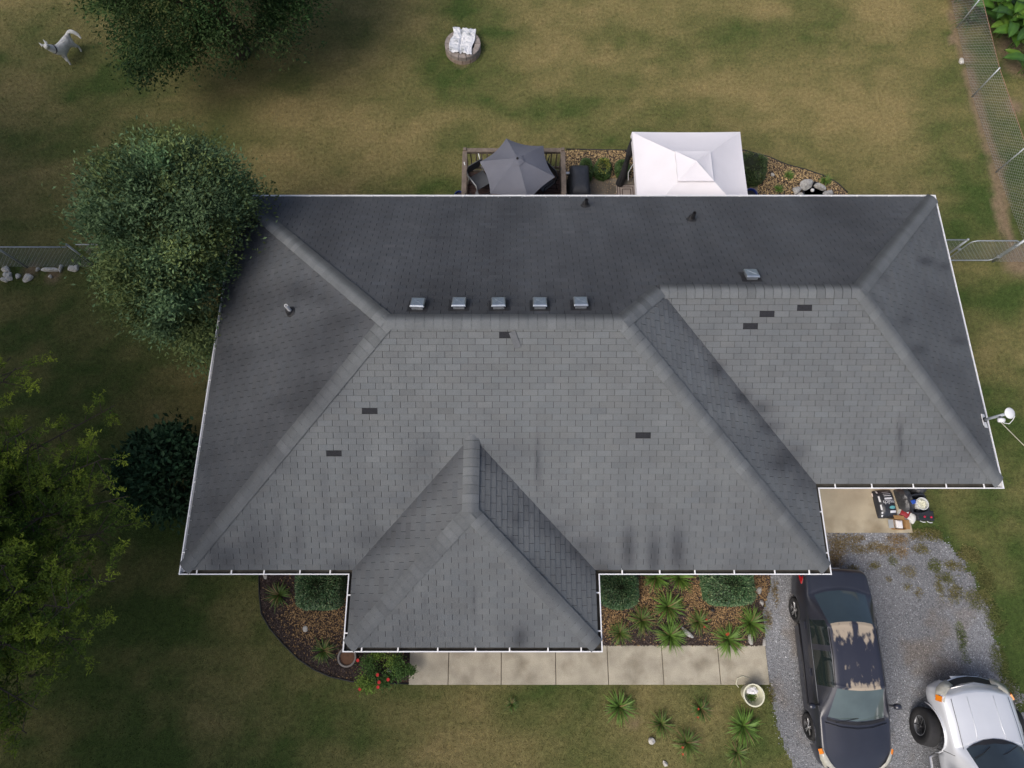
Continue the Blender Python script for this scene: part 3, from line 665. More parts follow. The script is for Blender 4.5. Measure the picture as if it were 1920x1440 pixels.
def crown_points(C, R, nclump, nleaf, seed, rc=.45, shell=(.5, 1.0), lump=.25, sq=1.0):
    r = np.random.default_rng(seed); C = np.array(C); R = np.array(R)
    d = r.normal(0, 1, (nclump, 3)); d /= np.linalg.norm(d, axis=1, keepdims=True); d[:, 2] = np.where(d[:, 2] < -.55, -d[:, 2], d[:, 2])
    rad = r.uniform(shell[0], shell[1], (nclump, 1))**.6
    lum = 1+lump*(fbm(d[:, 0]*2+5, d[:, 1]*2+d[:, 2]*1.7, seed, 3)[:, None]-.5)*2
    cc = C+d*rad*R*lum; sc = rc*r.uniform(.55, 1.3, (nclump, 1))
    k = r.integers(0, nclump, nleaf); o = r.normal(0, .5, (nleaf, 3)); o[:, 2] *= .7
    P = cc[k]+o*sc[k]; out = (P-C)/R; out = out/(np.linalg.norm(out, axis=1, keepdims=True)+1e-6)
    return P, k, out, r.uniform(.72, 1.28, (nclump, 1))
def tree(name, label, base, top_h, C, R, nclump, nleaf, leaf, cols, seed, rc=.45, lump=.25, trunk_r=.12, group=None, cat='tree', up=.4, asp=.42, shell=(.5, 1.0), crown_name='crown', branches=10):
    t = empty(name, base); tag(t, label, cat, group)
    b = Vector(base); mb = MB(); Cv = Vector(C)
    def cr(rr):
        a = rr.uniform(0, 6.28); e = rr.uniform(-.2, .8); return Cv-b+Vector((math.cos(a)*R[0]*.8*math.cos(e), math.sin(a)*R[1]*.8*math.cos(e), math.sin(e)*R[2]*.75))
    limbs(mb, Vector((0, 0, -.05)), Cv-b+Vector((0, 0, R[2]*.5)), cr, branches, trunk_r, seed); mb.build('trunk', M_BARK, t, smooth=True)
    P, k, out, cv = crown_points(C, R, nclump, nleaf, seed, rc, shell, lump)
    P[:, 2] = np.maximum(P[:, 2], .15)
    r = np.random.default_rng(seed+1); cols = np.array(cols); c = cols[r.integers(0, len(cols), nclump)][k]*cv[k]**1.4*r.uniform(.75, 1.3, (nleaf, 1))
    link(crown_name, leafmesh(crown_name, P-np.array(base), leaf, c, seed+2, up, asp, out), M_LEAF, t)
    return t
GR = [(.115, .182, .085), (.13, .20, .092), (.10, .17, .075), (.16, .21, .075)]
# broad-leaved tree leaning over the corner of the roof
b0 = U(395, 560, 0); 
TC = U(366, 470, 3.1)
tree('shade_tree', 'dense grey-green tree whose crown overhangs the corner of the roof', (TC.x-.05, TC.y-.05, 0), 6, (TC.x, TC.y, 3.0), (1.42, 2.55, 2.95), 230, 130000, .09, GR+[(.10, .13, .042)], 21, rc=.5, lump=.45, trunk_r=.16)
# big dark tree at the top edge
TC = U(362, -78, 3.4)
tree('shade_tree', 'large dark green tree cut by the top edge, near the dog', (TC.x, TC.y, 0), 7, (TC.x, TC.y, 3.3), (3.5, 3.1, 3.2), 420, 120000, .10, [(.030, .066, .020), (.038, .080, .024), (.024, .054, .018), (.05, .09, .028)], 33, rc=.6, lump=.4, trunk_r=.24, shell=(.4, 1))
# feathery tree along the left edge: long arching sprays of narrow leaflets
def feathery(name, label, base, heads, seed):
    t = empty(name, base); tag(t, label, 'tree'); b = Vector(base); rr = random.Random(seed); mb = MB(); r = np.random.default_rng(seed)
    hub = Vector((0, 0, 2.6)); mb.tube([(0, 0, -.05), (.03, .05, 1.3), hub], [.17, .14, .11], 9)
    LP, LD, LC = [], [], []
    for H, spread, nspray, bright in heads:
        H = Vector(H)-b; mid = hub.lerp(H, .55)+Vector((0, 0, .25)); mb.tube([hub, mid, H], [.05, .03, .01], 6)
        for k in range(nspray):
            a = rr.uniform(0, 6.28); e = rr.uniform(-.15, .75); d = Vector((math.cos(a)*math.cos(e), math.sin(a)*math.cos(e), math.sin(e))); Ls = spread*rr.uniform(.5, 1.15)
            st = mid.lerp(H, rr.uniform(.3, 1)); pts = [st+d*Ls*q+Vector((0, 0, -.28*Ls*q*q)) for q in (0, .35, .7, 1)]
            mb.tube(pts, [.012, .009, .006, .003], 4)
            for q in range(int(26*Ls/.8)):
                f_ = rr.uniform(.15, 1.02); i_ = min(int(f_*3), 2); p = pts[i_].lerp(pts[i_+1], f_*3-i_)
                s = d.cross(Vector((0, 0, 1))).normalized()*(1 if q % 2 else -1)
                ld = (s*.8+d*.75+Vector((0, 0, rr.uniform(-.35, .15)))).normalized(); LL = rr.uniform(.10, .2)
                for g in range(7):      # pinnate leaflets
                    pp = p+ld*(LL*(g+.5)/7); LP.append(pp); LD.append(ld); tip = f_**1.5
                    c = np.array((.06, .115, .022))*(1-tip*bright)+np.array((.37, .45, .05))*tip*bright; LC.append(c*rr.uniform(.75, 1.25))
    mb.build('trunk', M_BARK, t, smooth=True)
    P = np.array([tuple(p) for p in LP]); D = np.array([tuple(p) for p in LD])
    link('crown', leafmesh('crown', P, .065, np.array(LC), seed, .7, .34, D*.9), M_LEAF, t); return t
FB = U(-120, 1080, 0)
hd = []
for u, v, z, s, n_, br in ((30, 690, 4.2, .8, 14, .95), (20, 670, 3.6, .6, 8, .9), (60, 800, 4.0, .75, 18, .85), (70, 830, 3.7, .85, 26, .6), (20, 850, 3.2, .9, 26, .3), (215, 760, 2.9, .55, 7, .6), (195, 860, 3.2, .8, 16, .7), (150, 900, 2.9, .9, 24, .4), (60, 930, 2.7, 1.0, 30, .2), (240, 930, 2.9, .7, 14, .5), (120, 960, 3.2, .9, 26, .35), (190, 1000, 2.8, .85, 20, .35), (30, 1010, 3.0, 1.0, 34, .2), (110, 1060, 3.4, .9, 30, .5), (40, 1110, 3.9, .9, 34, .6), (215, 1090, 3.2, .7, 16, .7), (130, 1140, 3.8, .8, 26, .8), (60, 1170, 3.6, .9, 30, .5), (150, 1200, 3.3, .7, 20, .6), (20, 1210, 4.0, .9, 26, .7), (60, 1270, 3.0, .75, 18, .3), (70, 1330, 3.4, .6, 14, .6), (50, 1375, 3.1, .5, 10, .7), (10, 1060, 4.4, .9, 24, .8), (-60, 960, 4.2, 1.0, 30, .4), (-80, 1150, 4.5, 1.1, 36, .5), (-150, 1060, 4.9, 1.2, 40, .4), (-160, 880, 4.2, 1.1, 30, .4), (-150, 1230, 4.2, 1.1, 30, .5), (-40, 1400, 3.4, .8, 16, .5), (-250, 1000, 4.4, 1.1, 30, .4), (-250, 1150, 4.4, 1.1, 30, .4)):
    hd.append((U(u, v, z), s, int(n_*1.2), br))
feathery('feathery_tree', 'bright yellow-green feathery tree with loose sprays along the left edge', FB, hd, 5)
# neighbouring trees west of the frame, whose shade falls on the side lawn
for k, (x, y, h, rx) in enumerate(((-15.6, -4.2, 8.8, 4.4), (-12.6, -10.8, 8.8, 4.5), (-18.2, 1.4, 9, 4.4), (-22.5, 8.5, 9, 4.4))):
    tree('shade_tree', ('tall unseen tree west of the side lawn beside the feathery tree', 'tall unseen tree at the southwest corner of the front lawn', 'tall unseen tree beyond the western chain-link fence', 'tall unseen tree west of the back lawn behind the dog')[k], (x, y, 0), h+2, (x, y, h), (rx, rx, 5.6), 240, 46000, .30, [(.05, .085, .025), (.06, .1, .03)], 60+k, rc=.8, lump=.3, trunk_r=.25)
# dark shrub by the west eave
TC = U(312, 885, 1.3)
tree('evergreen_shrub', 'dark glossy evergreen shrub close to the west gutter', (TC.x, TC.y, 0), 2.4, (TC.x, TC.y, 1.15), (.95, 1.15, 1.25), 120, 9500, .15, [(.03, .07, .032), (.042, .085, .04), (.024, .056, .026)], 44, rc=.34, lump=.25, trunk_r=.06, cat='shrub', asp=.5)
# ---- clipped box hedges: rounded blocks wrapped in small leaves
def boxbush(label, x0, x1, y0, y1, h, cols, n, seed, leaf=.045, rnd=.35, yellow=0.0, name='box_shrub'):
    r = np.random.default_rng(seed); c = np.array([(x0+x1)/2, (y0+y1)/2, 0]); hw = np.array([(x1-x0)/2, (y1-y0)/2, h])
    t = empty(name, (c[0], c[1], 0)); tag(t, label, 'shrub')
    d = r.normal(0, 1, (n, 3)); d[:, 2] = np.abs(d[:, 2]); pw = 2/rnd if rnd < 1 else 2.0
    q = d/(np.sum(np.abs(d)**pw, 1, keepdims=True)**(1/pw)); P = q*hw*r.uniform(.86, 1.0, (n, 1)); P *= 1+(.07 if rnd < .7 else .2)*(fbm(P[:, 0]*4+9, P[:, 1]*4+P[:, 2]*3, seed, 3)[:, None]-.5)*2
    cols = np.array(cols); cc = cols[r.integers(0, len(cols), n)]*r.uniform(.6, 1.5, (n, 1))
    if yellow: m_ = (P[:, 2] > h*.75) & (r.uniform(0, 1, n) < yellow); cc[m_] = np.array((.3, .3, .06))*r.uniform(.7, 1.2, (m_.sum(), 1))
    no = q/np.linalg.norm(q, axis=1, keepdims=True)
    link('foliage', leafmesh('foliage', P, leaf, cc, seed, .9, .55, no*.35), mat('box_leaf', (1, 1, 1), .45, .1, 3, attr=True, thin=.2, spec=.45), t)
    k = 14; mb = MB(); mb.lathe([(.0, h*.9), (.5, h*.86), (.75, h*.6), (.8, .1), (.6, .0)], (0, 0, 0), k); mb.v = [(p[0]*hw[0], p[1]*hw[1], p[2]) for p in mb.v]
    mb.build('branches', mat('shrub_inside', (.016, .022, .010), .95), t); return t
BX = [(.07, .15, .06), (.09, .175, .075), (.18, .25, .12), (.05, .105, .045)]
def bb(label, u0, u1, v0, v1, h, seed, n=9000, **k):
    a, b = U(u0, v1, h*.8), U(u1, v0, h*.8); boxbush(label, min(a.x, b.x), max(a.x, b.x), min(a.y, b.y), max(a.y, b.y), h, k.pop('cols', BX), n, seed, **k)
bb('square clipped boxwood in the left front bed beside the porch gutter', 549, 640, 1052, 1142, .75, 1, n=12000)
bb('rounded clipped boxwood beside the right porch gutter', 1130, 1198, 1062, 1142, .75, 2, n=10000, rnd=.6)
bb('square clipped boxwood nearest the driveway', 1329, 1412, 1052, 1135, .75, 3, n=12000)
YG = [(.06, .11, .03), (.075, .13, .035), (.045, .09, .03)]
bb('small shrub just behind the covered grill', 1089, 1112, 293, 330, .5, 4, n=2500, cols=YG, rnd=.8)
bb('small yellow-tipped shrub between the grill and the canopy', 1117, 1146, 292, 326, .5, 5, n=3500, cols=YG, yellow=.55, rnd=.8)
bb('small shrub touching the canopy netting', 1158, 1180, 294, 325, .45, 6, n=2500, cols=YG, rnd=.8)
bb('bushy round shrub right of the white canopy', 1392, 1441, 276, 332, .75, 7, n=7000, cols=[(.05, .085, .03), (.07, .11, .035), (.09, .12, .04), (.035, .06, .025)], rnd=.9, leaf=.045)
# ---- strap-leaved lily clumps
M_STRAP_L = mat('lily_leaf', (1, 1, 1), .5, .1, 3, attr=True, thin=.25, spec=.35)
def lilymesh(seed, n=120, L=.42, hue=(.13, .235, .04), dead=.08):
    r = random.Random(seed); V = []; F = []; C = []
    for k in range(n):
        a = r.uniform(0, 6.28); l = L*r.uniform(.55, 1.15); w_ = r.uniform(.009, .016); e = r.uniform(.55, 1.25); b = len(V); rr = r.uniform(0, .05); dd = r.random() < dead
        px, pz = rr, 0.0; s = (-math.sin(a), math.cos(a)); tone = r.uniform(.65, 1.35); cr = r.uniform(.9, 2.0)
        for q in range(6):
            f = q/5; ww = w_*(1-f**2.2)+.001
            x, y = math.cos(a)*px, math.sin(a)*px; g = .55+.6*f
            for sg in (-1, 1):
                V.append((x+s[0]*ww*sg, y+s[1]*ww*sg, max(pz, .01))); C.append(np.array((.22, .17, .07) if dd else hue)*tone*g)
            an = e-cr*f; px += math.cos(an)*l/5; pz += math.sin(an)*l/5
        for q in range(5): F.append((b+2*q, b+2*q+1, b+2*q+3, b+2*q+2))
    return npmesh('lily', V, F, np.array(C))
LM = [lilymesh(s) for s in range(4)]+[lilymesh(11, 95, .40, (.11, .18, .035), .25), lilymesh(12, 80, .40, (.09, .16, .03), .3)]
LIL = [(1163, 1187, 26, 4, 'small lily clump at the bed corner beside the porch gutter', 0), (1204, 1163, 31, 4, 'olive lily clump just right of the rounded boxwood', 0), (1253, 1138, 36, 0, 'large green lily clump in the middle of the front bed', 0), (1258, 1192, 33, 1, 'lily clump spilling over the walk left of the long stone', 0), (1311, 1166, 27, 4, 'lily clump with an orange flower right of the long stone', 1), (1367, 1199, 34, 2, 'wide lily clump spilling over the walk near the driveway', 1), (1409, 1168, 33, 3, 'tall lily clump at the driveway edge below the boxwood', 0), (1231, 1083, 30, 1, 'lily clump half under the gutter beside the rounded boxwood', 0), (1275, 1083, 32, 3, 'lily clump half under the gutter in mid bed', 0),
       (1162, 1326, 34, 0, 'leftmost large lily clump in the lawn below the walk', 0), (1241, 1358, 27, 4, 'lily clump in the lawn beside the white rock', 0), (1289, 1394, 30, 4, 'ragged lily clump in the lawn near the bottom edge', 1), (1316, 1330, 25, 5, 'thin lily clump with red flowers below the walk', 1), (1395, 1362, 35, 1, 'large bright lily clump below the white bucket', 0), (1383, 1412, 25, 4, 'small dark lily clump near the bottom edge by the driveway', 0), (960, 1322, 16, 5, 'lone tiny lily tuft in the middle of the front lawn', 0), (522, 1116, 30, 5, 'lily clump left of the square boxwood in the left bed', 0), (606, 1220, 28, 5, 'lily clump near the curved edging below the porch corner', 0), (1481, 326, 15, 0, 'upright lily tuft behind the pond rocks', 0), (1462, 352, 14, 2, 'lily tuft at the gutter left of the pond', 0), (1549, 337, 18, 3, 'lily tuft right of the pond rocks', 0)]
M_FLOW = mat('red_petal', (.55, .05, .03), .5, .1)
flm = MB()
for k in range(6):
    a = k*math.pi/3; c, s = math.cos(a), math.sin(a); c2, s2 = math.cos(a+.4), math.sin(a+.4); c1, s1 = math.cos(a-.4), math.sin(a-.4)
    flm.add([(0, 0, 0), (c1*.02, s1*.02, .018), (c*.05, s*.05, .022), (c2*.02, s2*.02, .018)], [(0, 1, 2, 3)])
flm = flm.build('flower', M_FLOW); FLM = flm.data; bpy.data.objects.remove(flm)
for u, v, rp, mi, lab, fl in LIL:
    p = U(u, v, .12); p.z = .02; sc = rp/30.0
    o = link('lily_clump', LM[mi], M_STRAP_L, None, p, random.uniform(0, 6.28)); o.scale = (sc, sc, sc*1.05); tag(o, lab, 'plant', 'strap-leaved lily clumps')
    for k in range(fl*2):
        g = link('flower', FLM, None, o, (random.uniform(-.2, .2), random.uniform(-.24, -.1), .25+random.uniform(0, .06))); g.scale = (.8, .8, .8)
# ---- rose bush beside the walk
rp = U(712, 1258, .3); rose = empty('rose_bush', (rp.x, rp.y, 0)); tag(rose, 'sprawling rose bush with red blooms at the left end of the walk', 'shrub')
r = np.random.default_rng(8); cl = [(U(u, v, z), s) for u, v, z, s in ((690, 1245, .45, .16), (700, 1265, .4, .14), (680, 1280, .45, .14), (695, 1287, .4, .12), (735, 1240, .45, .15), (750, 1262, .4, .15), (745, 1245, .5, .14), (722, 1280, .4, .12), (765, 1255, .45, .1), (772, 1258, .4, .08), (705, 1228, .35, .14), (730, 1270, .35, .1))]
PP = []; CC = []; mb = MB()
for p, s in cl:
    q = p-Vector((rp.x, rp.y, 0)); mb.tube([(random.uniform(-.1, .1), random.uniform(-.1, .1), 0), q*.6+Vector((0, 0, .08)), q], [.009, .006, .003], 5)
    n_ = int(420*s/.14); PP.append(np.array(q)+r.normal(0, s*.62, (n_, 3))*np.array([[1, 1, .6]])); br = r.uniform(0, 1) < .4
    CC.append(np.array((.17, .26, .05) if br else (.08, .15, .04))*r.uniform(.7, 1.4, (n_, 1)))
mb.build('stems', mat('rose_stem', (.05, .07, .025), .8), rose)
PP = np.concatenate(PP); PP[:, 2] = np.maximum(PP[:, 2], .05); link('foliage', leafmesh('foliage', PP, .045, np.concatenate(CC), 3, .6, .6), M_LEAF, rose)
bm_ = MB(); bm_.lathe([(.0, -.02), (.03, -.01), (.042, .015), (.03, .03), (.012, .022), (.0, .035)], (0, 0, 0), 9); bl = None
for u, v in ((671, 1238), (708, 1265), (728, 1274), (711, 1279), (709, 1288), (675, 1292)):
    p = U(u, v, .52)-Vector((rp.x, rp.y, 0))
    if bl is None: bl = bm_.build('bloom', mat('rose_petal', (.62, .045, .04), .5, .25, 20), rose, p)
    else: link('bloom', bl.data, None, rose, p)
# ---- broad-leaved plants beyond the fence, top right corner
M_CAN = mat('canna_leaf', (1, 1, 1), .45, .12, 4, attr=True, thin=.3, spec=.4)
def bigleaf(L, W, col, seed):
    r = random.Random(seed); V = []; F = []; C = []
    px = pz = 0.0
    for q in range(9):
        f = q/8; ww = W*math.sin(math.pi*min(1, f*.93+.07))**.55+.004
        for s in (-1, -.5, 0, .5, 1):
            V.append((px, s*ww, pz-.0+.10*W*abs(s)*2+.012*math.sin(q*2.3+s*3))); C.append(np.array(col)*(1.35 if s == 0 else 1.0)*r.uniform(.9, 1.1))
        an = .75-1.35*f; px += math.cos(an)*L/8; pz += math.sin(an)*L/8
    for q in range(8):
        for k in range(4): b = q*5+k; F.append((b, b+1, b+6, b+5))
    return npmesh('leaf', V, F, np.array(C), True)
CL = [bigleaf(1.0, .17, (.075, .165, .022), 1), bigleaf(.95, .15, (.055, .13, .022), 2), bigleaf(.85, .15, (.11, .2, .03), 3), bigleaf(1.0, .16, (.04, .095, .02), 4)]
for u, v, n_, hs, lab in ((1868, 22, 9, 1.0, 'broad-leaved green plant touching the fence rail in the top right corner'), (1905, 12, 10, 1.15, 'tall broad-leaved plant in the very top right corner'), (1912, 70, 8, .9, 'broad-leaved plant with wide leaves at the right edge below the corner'), (1925, 125, 6, .6, 'low broad-leaved plant with a yellow leaf at the right edge'), (1806, -12, 6, .7, 'broad-leaved plant at the top edge before the fence'), (1890, 48, 11, 1.0, 'broad-leaved plant midway down the corner clump by the fence rail'), (1925, 35, 11, 1.2, 'rearmost broad-leaved plant at the right edge near the top'), (1885, -15, 10, 1.2, 'broad-leaved plant cut by the top edge beyond the fence')):
    p = U(u, v, .5*hs); t = empty('broad_leaf_plant', (p.x, p.y, 0)); tag(t, lab, 'plant', 'broad-leaved plants by the fence')
    mb = MB()
    for k in range(3): mb.tube([(.06*k-.06, .05*(k % 2), 0), (.09*k-.08, .06*(k % 2), hs*.9)], [.018, .01], 6)
    mb.build('stalk', mat('canna_stalk', (.08, .13, .03), .6), t)
    for k in range(n_):
        a = 2.4*k+random.uniform(-.3, .3); o = link('leaf', CL[(k+u) % 4], M_CAN, t, (.05*math.cos(a), .05*math.sin(a), hs*(.25+.65*k/n_)), a); o.scale = [random.uniform(.85, 1.2)]*3
        if 'yellow' in lab and k == 2:
            yl = bigleaf(.5, .07, (.36, .33, .03), 9); o.data = yl; yl.materials.append(M_CAN)
# a clump of long arching leaves seen through the fence
gm = lilymesh(40, 90, .8, (.06, .125, .03), .02); p = U(1826, 28, .3); p.z = 0
o = link('arching_plant', gm, M_STRAP_L, None, p); o.scale = (1, 1, 1); tag(o, 'green clump of long narrow arching leaves seen through the chain-link fence', 'plant')
# ================================================================== FENCES
M_GALVP = mat('galvanised_pipe', (.40, .43, .45), .45, .15, 10, metal=.6)
M_WIRE = mat('galvanised_wire', (.42, .43, .42), .5, .1, metal=.3)
M_RUST = mat('rusty_top_wire', (.28, .17, .12), .8, .3, 9)
def mesh_panel(mb, p0, p1, h, z0=.04, sp=.078, r=.003):
    """chain-link wires as thin three-sided bars, both diagonals"""
    d = p1-p0; L = d.length; d.normalize(); nrm = Vector((-d.y, d.x, 0))
    for sg in (1, -1):
        k = -h
        while k < L+h:
            a0, b0 = (k, z0), (k+sg*h, z0+h); lo, hi = 0.0, 1.0
            dx = b0[0]-a0[0]
            t0, t1 = sorted(((0-a0[0])/dx, (L-a0[0])/dx)); lo = max(0, t0); hi = min(1, t1)
            if hi-lo > .03:
                A = p0+d*(a0[0]+dx*lo)+Vector((0, 0, z0+h*lo)); B = p0+d*(a0[0]+dx*hi)+Vector((0, 0, z0+h*hi))
                t = (B-A).normalized(); s = t.cross(nrm)*r; q = nrm*r
                vs = [A+q, A-q*.5+s, A-q*.5-s, B+q, B-q*.5+s, B-q*.5-s]; mb.add(vs, [(0, 1, 4, 3), (1, 2, 5, 4), (2, 0, 3, 5)])
            k += sp*1.414
def fence(name, label, pts, h, rail_m, rail_r, posts, post_r=.026, cap=True, cat='fence', ph=.12):
    O = Vector((pts[0].x, pts[0].y, 0)); t = empty(name, O); tag(t, label, cat); P = [Vector((p.x, p.y, 0))-O for p in pts]
    mb = MB()
    for a, b in zip(P[:-1], P[1:]): mesh_panel(mb, a, b, h-.05)
    mb.build('wire_mesh', M_WIRE, t)
    MB().tube([p+Vector((0, 0, h)) for p in P], rail_r, 8).build('top_rail', rail_m, t, smooth=True)
    for p in posts:
        q = Vector((p.x, p.y, 0))-O; o = MB().tube([q+Vector((0, 0, -.05)), q+Vector((0, 0, h+ph))], post_r, 10).build('post', M_GALVP, t, smooth=True)
        if cap: MB().lathe([(post_r*1.25, 0), (post_r*1.25, .025), (post_r*.7, .05), (0, .058)], q+Vector((0, 0, h+ph)), 10).build('post_cap', M_GALVP, o, smooth=True)
    return t
FP = UP([(1752, -140), (1793, 53), (1822, 182), (1867, 323)]); FP.append(Vector((15.6, 9.05, 0))); 
fence('chain_link_fence', 'sagging chain-link fence slanting along the right edge of the back lawn', FP, 1.22, M_RUST, .008, FP[1:4], .022, False, ph=.02)
fence('chain_link_fence', 'chain-link fence with pale top rail at the left edge above the stones', [Vector((-24, 8.85, 0)), Vector((-20, 8.85, 0)), Vector((-16, 8.85, 0)), Vector((-12.55, 8.85, 0))], 1.2, M_GALVP, .02, [Vector((-20, 8.85, 0)), Vector((-16.2, 8.85, 0)), Vector((-14.55, 8.85, 0)), Vector((-12.45, 8.85, 0))], .03)
fence('chain_link_fence', 'short chain-link fence running into the crown of the roof-corner tree', [Vector((-12.3, 8.93, 0)), Vector((-9.5, 8.93, 0)), Vector((-6.7, 8.93, 0))], 1.2, M_GALVP, .02, [Vector((-9.5, 8.93, 0))], .026)
# gate and its neighbours at the right end of the house
fence('chain_link_fence', 'short chain-link section between the house and the gate', [Vector((10.4, 9.08, 0)), Vector((12.9, 9.08, 0))], 1.2, M_GALVP, .02, [Vector((12.88, 9.08, 0))], .03, ph=.0)
t = empty('chain_link_gate', (13.0, 9.05, 0)); tag(t, 'chain-link gate with rounded pipe frame right of the house', 'gate')
mb = MB(); mesh_panel(mb, Vector((.03, 0, 0)), Vector((1.38, 0, 0)), 1.06, .1); mb.build('wire_mesh', M_WIRE, t)
fr = [(0.02, 0, .2), (0.02, 0, 1.05), (.06, 0, 1.15), (.16, 0, 1.2), (1.26, 0, 1.2), (1.36, 0, 1.15), (1.4, 0, 1.05), (1.4, 0, .2), (1.36, 0, .11), (1.26, 0, .07), (.16, 0, .07), (.06, 0, .11), (.02, 0, .2)]
MB().tube(fr, .019, 8, False).build('frame', M_GALVP, t, smooth=True)
MB().box((-.02, 0, .72), (.09, .05, .035)).box((-.05, 0, .75), (.02, .03, .09)).build('latch', M_GALVP, t)
o = MB().tube([(1.47, 0, -.05), (1.47, 0, 1.3)], .038, 12).build('hinge_post', M_GALVP, t, smooth=True)
for z in (.3, .95): MB().box((1.44, 0, z), (.09, .09, .05)).build('hinge', M_GALVP, t)
fence('chain_link_fence', 'stub of chain-link fence right of the gate post', [Vector((14.5, 9.02, 0)), Vector((15.6, 9.02, 0))], 1.2, M_GALVP, .02, [Vector((15.58, 9.02, 0))], .026)
# ================================================================== STONES
def rockmesh(seed, flat=.6, n=2):
    r = random.Random(seed); mb = MB(); pts = []
    import bmesh
    bm = bmesh.new(); bmesh.ops.create_icosphere(bm, subdivisions=n, radius=1.0)
    pl = [(Vector((r.gauss(0, 1), r.gauss(0, 1), r.gauss(0, .8))).normalized(), r.uniform(.55, .85)) for _ in range(9)]
    for v in bm.verts:
        for nn, d in pl:
            k = v.co.dot(nn)
            if k > d: v.co -= nn*(k-d)
        v.co *= 1+r.uniform(-.04, .04); v.co.z *= flat
    me = bpy.data.meshes.new('stone'); bm.to_mesh(me); bm.free(); return me
M_ROCK = mat('pale_limestone', (.42, .41, .385), .9, .2, 5, .5, 30, col2=(.3, .29, .27))
M_WROCK = mat('whitish_stone', (.58, .57, .53), .9, .2, 6, .4, 30, col2=(.4, .37, .3))
RM = [rockmesh(s) for s in range(6)]
def rock(u, v, rx, ry, h, label, k=0, m=None, z=0.0, rz=None, cat='stone', group=None, name='stone'):
    p = U(u, v, h*.5+z); me = RM[k % 6].copy(); o = link(name, me, m or M_ROCK, None, (p.x, p.y, z+h*.42), random.uniform(0, 6.28) if rz is None else rz)
    o.scale = (rx, ry, h*.95); tag(o, label, cat, group); return o
PR = 'rocks ringing the little pond'
rock(1513, 346, .26, .2, .26, 'largest grey boulder on the far side of the little pond', 0, group=PR, rz=.2); rock(1538, 350, .2, .14, .22, 'pale angular boulder on the right of the little pond', 1, group=PR, rz=-.5); rock(1494, 358, .18, .16, .2, 'grey boulder on the left of the little pond', 2, group=PR); rock(1553, 362, .17, .13, .18, 'grey boulder half hidden by the gutter, right of the pond', 3, group=PR); rock(1500, 368, .16, .12, .18, 'low grey rock at the gutter, left of the pond', 4, group=PR)
rock(1449, 327, .085, .07, .08, 'flat grey stone alone on the bark beside the round shrub', 5)
rock(1289, 1186, .23, .075, .1, 'long pale slab of stone lying among the lilies', 2, rz=-.75); rock(1407, 1199, .14, .09, .1, 'pale stone at the bed corner where walk meets driveway', 1); rock(1433, 1205, .1, .07, .06, 'small flat stone at the driveway end of the walk', 3); rock(1424, 1107, .1, .08, .08, 'grey stone at the driveway side of the square boxwood', 4); rock(1428, 1130, .08, .06, .07, 'small grey stone between the boxwood and the gravel', 0)
rock(572, 1179, .11, .07, .08, 'pointed white stone in the middle of the left bed', 5, M_WROCK, rz=2.2); rock(729, 1257, .09, .075, .08, 'white stone under the rose bush', 2, M_WROCK); rock(1222, 1389, .085, .12, .12, 'white rock alone in the lawn left of the ragged lilies', 1, M_WROCK, rz=.3); rock(1247, 1432, .06, .08, .07, 'small pale rock at the bottom edge of the lawn', 0, M_WROCK); rock(1803, 114, .13, .11, .1, 'pale stone at the foot of the slanting fence', 3, M_WROCK); rock(497, 1081, .08, .06, .06, 'small pale stone by the gutter at the left bed corner', 4, M_WROCK)
SG = 'stones under the left fence'
for k, (u, v, a, b, lab) in enumerate(((10, 505, .16, .13, 'white stone at the left frame edge right under the fence'), (12, 516, .14, .12, 'white stone in the second row at the left frame edge'), (17, 516, .12, .1, 'grey-white stone touching the second row of the fence pile'), (8, 524, .13, .1, 'lowest pale stone of the pile at the left edge'), (17, 522, .1, .09, 'pale lumpy stone at the bottom right of the pile'), (33, 518, .1, .1, 'small stone right of the pile under the fence'), (51, 521, .17, .16, 'square white block lying apart below the fence'), (94, 505, .3, .1, 'long flat stone slab under the fence'), (114, 502, .05, .17, 'thin upright white strip of stone near the fence post'), (137, 503, .17, .15, 'grey block under the fence beside the tree'), (70, 505, .08, .06, 'tiny stones left of the flat slab under the fence'), (94, 518, .06, .06, 'tiny pale stone below the flat slab'))): rock(u, v, a, b, .13, lab, k, M_WROCK, rz=(0 if k in (6, 7, 8, 9) else None), group=SG)
# pond
pc = U(1525, 360, .05); pond = empty('garden_pond', (pc.x, pc.y, 0)); tag(pond, 'tiny garden pond with dark green water between the grey rocks', 'pond')
MB().lathe([(.34, .0), (.36, .10), (.31, .10), (.29, .03), (0, .02)], (0, 0, 0), 24).build('liner', M_EDGE, pond)
MB().lathe([(.0, .065), (.31, .065)], (0, 0, 0), 24).build('water', mat('pond_water', (.008, .03, .02), .06, .3, 4, spec=.6), pond)
o = MB().lathe([(0, .0), (.045, .012), (.06, .045), (.045, .085), (0, .1)], (0, 0, 0), 12).build('float_ball', mat('white_plastic', (.75, .75, .73), .4, .03), None, U(1523, 357, .1)-Vector((0, 0, .04)), smooth=True); tag(o, 'small white ball floating in the little pond', 'float')
